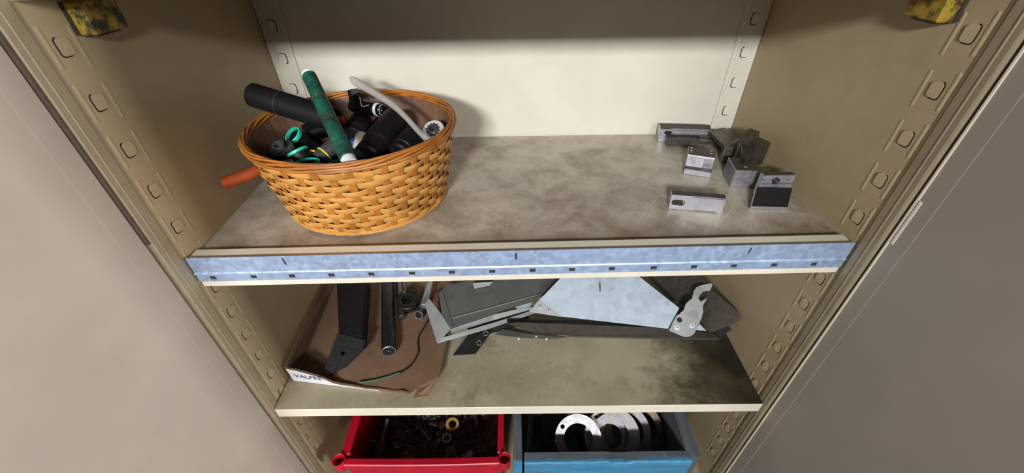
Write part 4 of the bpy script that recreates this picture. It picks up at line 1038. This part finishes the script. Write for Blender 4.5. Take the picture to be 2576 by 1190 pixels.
kinds = [('bolt', m_bolt, 'small dark hexagon bolt among the scrap in the red crate', 'bolt', 70), ('washer', m_washer, 'small dull washer among the scrap in the red crate', 'washer', 34), ('nut', m_nut, 'small dark nut among the scrap in the red crate', 'nut', 34),
         ('metal_tab', m_plate, 'small dark rectangular metal tab in the red crate', 'metal tab', 26), ('wire_clip', m_clip, 'small bent wire clip in the red crate', 'clip', 24), ('stud', m_stud, 'thin dark threaded stud in the red crate', 'stud', 40), ('spacer', m_spacer, 'short tubular spacer in the red crate', 'spacer', 28)]
rnd = random.Random(21)
for nm, fn, lab, cat, cnt in kinds:
    mes = [mesh_of(fn(), nm, M['scrap']), ]; m2 = mes[0].copy(); m2.materials.clear(); m2.materials.append(M['scrap2'])
    for me_ in (mes[0], m2):
        for p in me_.polygons: p.use_smooth = False
    for i in range(cnt):
        o = bpy.data.objects.new(nm, mes[0] if rnd.random() < .8 else m2); link(o)
        x = CX0 + .035 + (CX1 - CX0 - .075) * rnd.random(); y = .034 + .165 * rnd.random()
        hgt = .030 + .030 * (x - CX0) / .36 + .020 * math.sin(9 * x + 3) * math.cos(14 * y) + rnd.uniform(-.006, .008)
        o.location = (x, y, ZBOT + .012 + hgt); o.rotation_euler = (rnd.uniform(-.5, .5), rnd.uniform(-.5, .5), rnd.uniform(0, 6.28)); s = rnd.uniform(.85, 1.35); o.scale = (s, s, s)
        tag(o, lab, cat, nm + 's in the red crate')
bm = bmesh.new(); g = [[bm.verts.new((CX0 + .0155 + (CX1 - CX0 - .031) * i / 30, CY0 + .0135 + .2 * j / 18, ZBOT + .010 + .030 + .030 * (i / 30) + rnd.uniform(-.004, .004))) for i in range(31)] for j in range(19)]
for j in range(18):
    for i in range(30): bm.faces.new((g[j][i], g[j][i + 1], g[j + 1][i + 1], g[j + 1][i]))
sc = solo('scrap_filings', bm, M['scrap'], 'dark layer of mixed swarf and tiny scrap filling the red crate', 'scrap'); sc['kind'] = 'stuff'
ztop = ZBOT + .090
def lie(px, py, z): return at(px, py, z=z)
c = lie(1138, 1068, ztop + .008); solo('yellow_ring', ring(c, (.15, -.35, .92), .0165, .0092, .006), M['old_yellow'], 'worn yellow plastic ring in the red crate', 'ring', None, True)
c = lie(1124, 1102, ztop + .004); solo('pale_washer', ring(c, (0, -.3, .95), .0110, .0078, .002), M['pale'], 'pale shiny washer in the middle of the red crate', 'washer', None, True)
c = lie(1134, 1155, ztop); solo('rusty_washer', ring(c, (0, -.25, .97), .0170, .0085, .004), M['rust'], 'large brown rusty washer near the crate front', 'washer', None, True)
c = lie(1067, 1152, ztop - .004); bm = boxbm((-.018, -.014, 0), (.018, .014, .014), .001); [setattr(v, 'co', Matrix.Rotation(.2, 4, 'Z') @ v.co + c) for v in bm.verts]; solo('terminal_block', bm, M['steel_black'], 'dark rectangular block near the crate front centre', 'block')
c = lie(1163, 1117, ztop); bm = boxbm((-.012, -.012, 0), (.012, .012, .006), .001); [setattr(v, 'co', Matrix.Rotation(.45, 4, 'Z') @ v.co + c) for v in bm.verts]; solo('square_washer', bm, M['steel_black'], 'dark square plate right of the pale washer in the crate', 'plate')
a, b = lie(925, 1113, ztop - .02), lie(948, 1107, ztop - .018); solo('bright_pin', rod(bmesh.new(), a, b, .0012, 8, .0002), M['pale'], 'thin bright pin alone at the left side of the crate', 'pin', None, True)
a, b = lie(975, 1055, ztop), lie(945, 1175, ztop - .01); M['olive'] = simple('olive_handle', (.05, .055, .035), .6)
t = thing('screwdriver', 'olive-handled tool lying lengthwise at the left of the crate', 'tool', b)
part('blade', rod(bmesh.new(), a, a.lerp(b, .5), .0045, 12), M['scrap2'], t, True); part('handle', lathe(bmesh.new(), [(0, 0), (.007, .001), (.0115, .008), (.0115, .04), (.008, .055), (0, .056)], a.lerp(b, .48), b - a, 14), M['olive'], t, True)
# ================================================================ bottom: blue box with steel rings
def blue_wood():
    m, nt, b = new_mat('worn_blue_paint_wood')
    f = ramp(nt, noise(nt, 18, 6, .7, (.5, 3, 3)), [(.35, 0.0), (.7, 1.0)])
    c = mix(nt, f, (.045, .23, .40), (.028, .13, .235))
    d = ramp(nt, noise(nt, 26, 7, .72, (.35, 2.5, 2.5)), [(.55, 0.0), (.66, .85)])
    c = mix(nt, d, c, (.10, .12, .13))
    l = ramp(nt, noise(nt, 40, 6, .75, (.4, 2, 2)), [(.66, 0.0), (.72, .8)])
    nt.links.new(mix(nt, l, c, (.34, .42, .40)), b.inputs['Base Color']); b.inputs['Roughness'].default_value = .6
    bump(nt, b, noise(nt, 70, 5, .7, (.3, 3, 3)), .5, .0012)
    return m
M['blue_wood'] = blue_wood()
M['bare_wood'] = simple('weathered_grey_wood', (.095, .115, .135), .75, var=.2, vscale=30, stretch=(.3, 3, 3), bmp=.4, bscale=80)
M['side_wood'] = simple('weathered_side_wood', (.10, .115, .13), .75, var=.2, vscale=30, stretch=(3, .3, 3), bmp=.4, bscale=80)
ZW = -.345
t = thing('blue_wooden_box', 'worn blue painted wooden box holding steel rings under the middle shelf', 'box', (.64, .19, ZBOT + .0005))
part('side_board', boxbm((.4390, .000, zb_), (.4585, .385, ZW + .004), .0015), M['side_wood'], t)
part('painted_end', boxbm((.4395, -.0008, zb_), (.4580, .0004, ZW + .0025)), M['blue_wood'], t)
bm = bmesh.new(); prism(bm, [(.812, .022), (.8280, .003), (.8400, .006), (.838, .385), (.8180, .385)], zb_, ZW + .004); sb = part('side_board', bm, M['side_wood'], t)
fb = bmesh.new(); n = 26; rs = []
for i in range(n + 1):
    x = .4625 + (.8200 - .4625) * i / n; dz = rnd.uniform(-.0012, .0012); dy = rnd.uniform(-.0006, .0006)
    if .50 < (x - .4625) / .3575 < .62: dz -= .004
    rs.append([fb.verts.new(q) for q in ((x, -.004 + dy, zb_), (x, -.004 + dy, ZW - .003 + dz), (x, -.001, ZW + dz), (x, .0185 + dy, ZW + dz), (x, .020, zb_))])
for A, B in zip(rs, rs[1:]):
    for k in range(5): fb.faces.new((A[k], A[(k + 1) % 5], B[(k + 1) % 5], B[k]))
fb.faces.new(rs[0]); fb.faces.new(rs[-1][::-1]); part('front_board', fb, M['blue_wood'], t)
bm = bmesh.new(); m_ = 26; vv = [[bm.verts.new((.4630 + .3560 * i / m_, y, ZW + .0007 + (-.004 if .50 < i / m_ < .62 else 0) + rnd.uniform(0, .0006))) for i in range(m_ + 1)] for y in (.0015 + rnd.uniform(0, .001), .0185)]
for i in range(m_ + 1): vv[0][i].co.y += rnd.uniform(-.0015, .0035)
for i in range(m_): bm.faces.new((vv[0][i], vv[0][i + 1], vv[1][i + 1], vv[1][i]))
part('worn_top', bm, M['bare_wood'], t, label='bare weathered wood along the top')
part('back_board', boxbm((.4590, .366, zb_), (.8175, .384, ZW)), M['side_wood'], t)
part('box_floor', boxbm((.4590, .021, zb_), (.8175, .3655, zb_ + .010)), M['side_wood'], t)
M['ring_steel'] = steel('turned_ring_steel', (.36, .34, .36), .48, .7); M['ring_brown'] = steel('stained_ring_steel', (.28, .21, .16), .42, .8)
RN = Vector((-.06, -.62, .78)).normalized()
def flange(name, label, px, py, z, ro, ri, th, nrm, mat, cuts=(), cat='ring'):
    c = at(px, py, p=tuple(z), n=tuple(nrm)) if isinstance(z, Vector) else at(px, py, z=z); nrm = Vector(nrm).normalized(); x_, y_, _ = basis(nrm)
    t = thing(name, label, cat, c, 0, 'steel rings in the blue box')
    b_ = part('ring_body', pipe(bmesh.new(), c - nrm * th, c, ro, ri, 48), mat, t, True)
    for kind, ang, rad_, r_, half in cuts:
        q = x_ * math.cos(R(ang)) * rad_ + y_ * math.sin(R(ang)) * rad_; tang = -x_ * math.sin(R(ang)) + y_ * math.cos(R(ang))
        carve(b_, slot(q, tang, nrm, half, r_, th * 4) if kind == 's' else rod(bmesh.new(), q - nrm * th * 2, q + nrm * th * 2, r_, 16, .00001))
    for p in b_.data.polygons: p.use_smooth = False
    return t, c, nrm, x_, y_
f1, c, nrm, x_, y_ = flange('slotted_ring', 'thin slotted steel ring standing nearest the front in the blue box', 1455, 1104, -.386, .0545, .0335, .004, RN, M['ring_steel'],
       (('h', 148, .0440, .0052, 0), ('s', 42, .0445, .0045, .0085)))
cu = bpy.data.curves.new('stamp', 'FONT'); cu.body = '513'; cu.size = .011; cu.extrude = .00005; cu.materials.append(M['rivet'])
to = bpy.data.objects.new('stamp', cu); COL.objects.link(to); bpy.context.view_layer.update()
me = bpy.data.meshes.new_from_object(to.evaluated_get(bpy.context.evaluated_depsgraph_get())); bpy.data.objects.remove(to)
st_ = bpy.data.objects.new('stamped_number', me); link(st_, f1); e_ = -x_ * .0480 - y_ * .012 + nrm * .0002
st_.matrix_local = Matrix.Translation(e_) @ Matrix((x_, y_, nrm)).transposed().to_4x4() @ Matrix.Rotation(R(75), 4, 'Z')
f2, c, nrm, x_, y_ = flange('wide_ring', 'bright wide turned steel ring in the middle of the blue box', 1541, 1098, -.398, .0660, .0395, .012, (.03, -.60, .80), M['ring_steel'], (('s', 118, .0555, .0045, .010),))
for rr in (.0445, .0505, .0600): part('turning_mark', ring(c, nrm, rr + .0004, rr, .00015, 48), M['ring_brown'], f2)
c2, n2 = c.copy(), nrm.copy()
def behind(d): return c2 - n2 * d
flange('inner_ring', 'steel ring seen through the bore of the bright wide ring', 1534, 1100, behind(.0150), .0600, .0300, .006, n2, M['ring_steel'], (('h', 100, .045, .006, 0),))
flange('spacer_ring', 'steel ring close behind the right edge of the bright wide ring', 1570, 1090, behind(.0230), .0660, .0480, .010, n2, M['ring_steel'])
flange('brown_sleeve', 'large brown stained steel sleeve at the right of the rings', 1596, 1086, behind(.0350), .0730, .0560, .026, n2, M['ring_brown'])
flange('dark_ring', 'dark steel ring behind the slotted ring at the left of the blue box', 1395, 1062, -.430, .0560, .0360, .010, (-.15, -.35, .92), M['steel_black'])
flange('lower_ring', 'dark steel ring lying low under the slotted ring', 1425, 1120, -.478, .0520, .0350, .010, (0, -.1, .99), M['steel_black'])
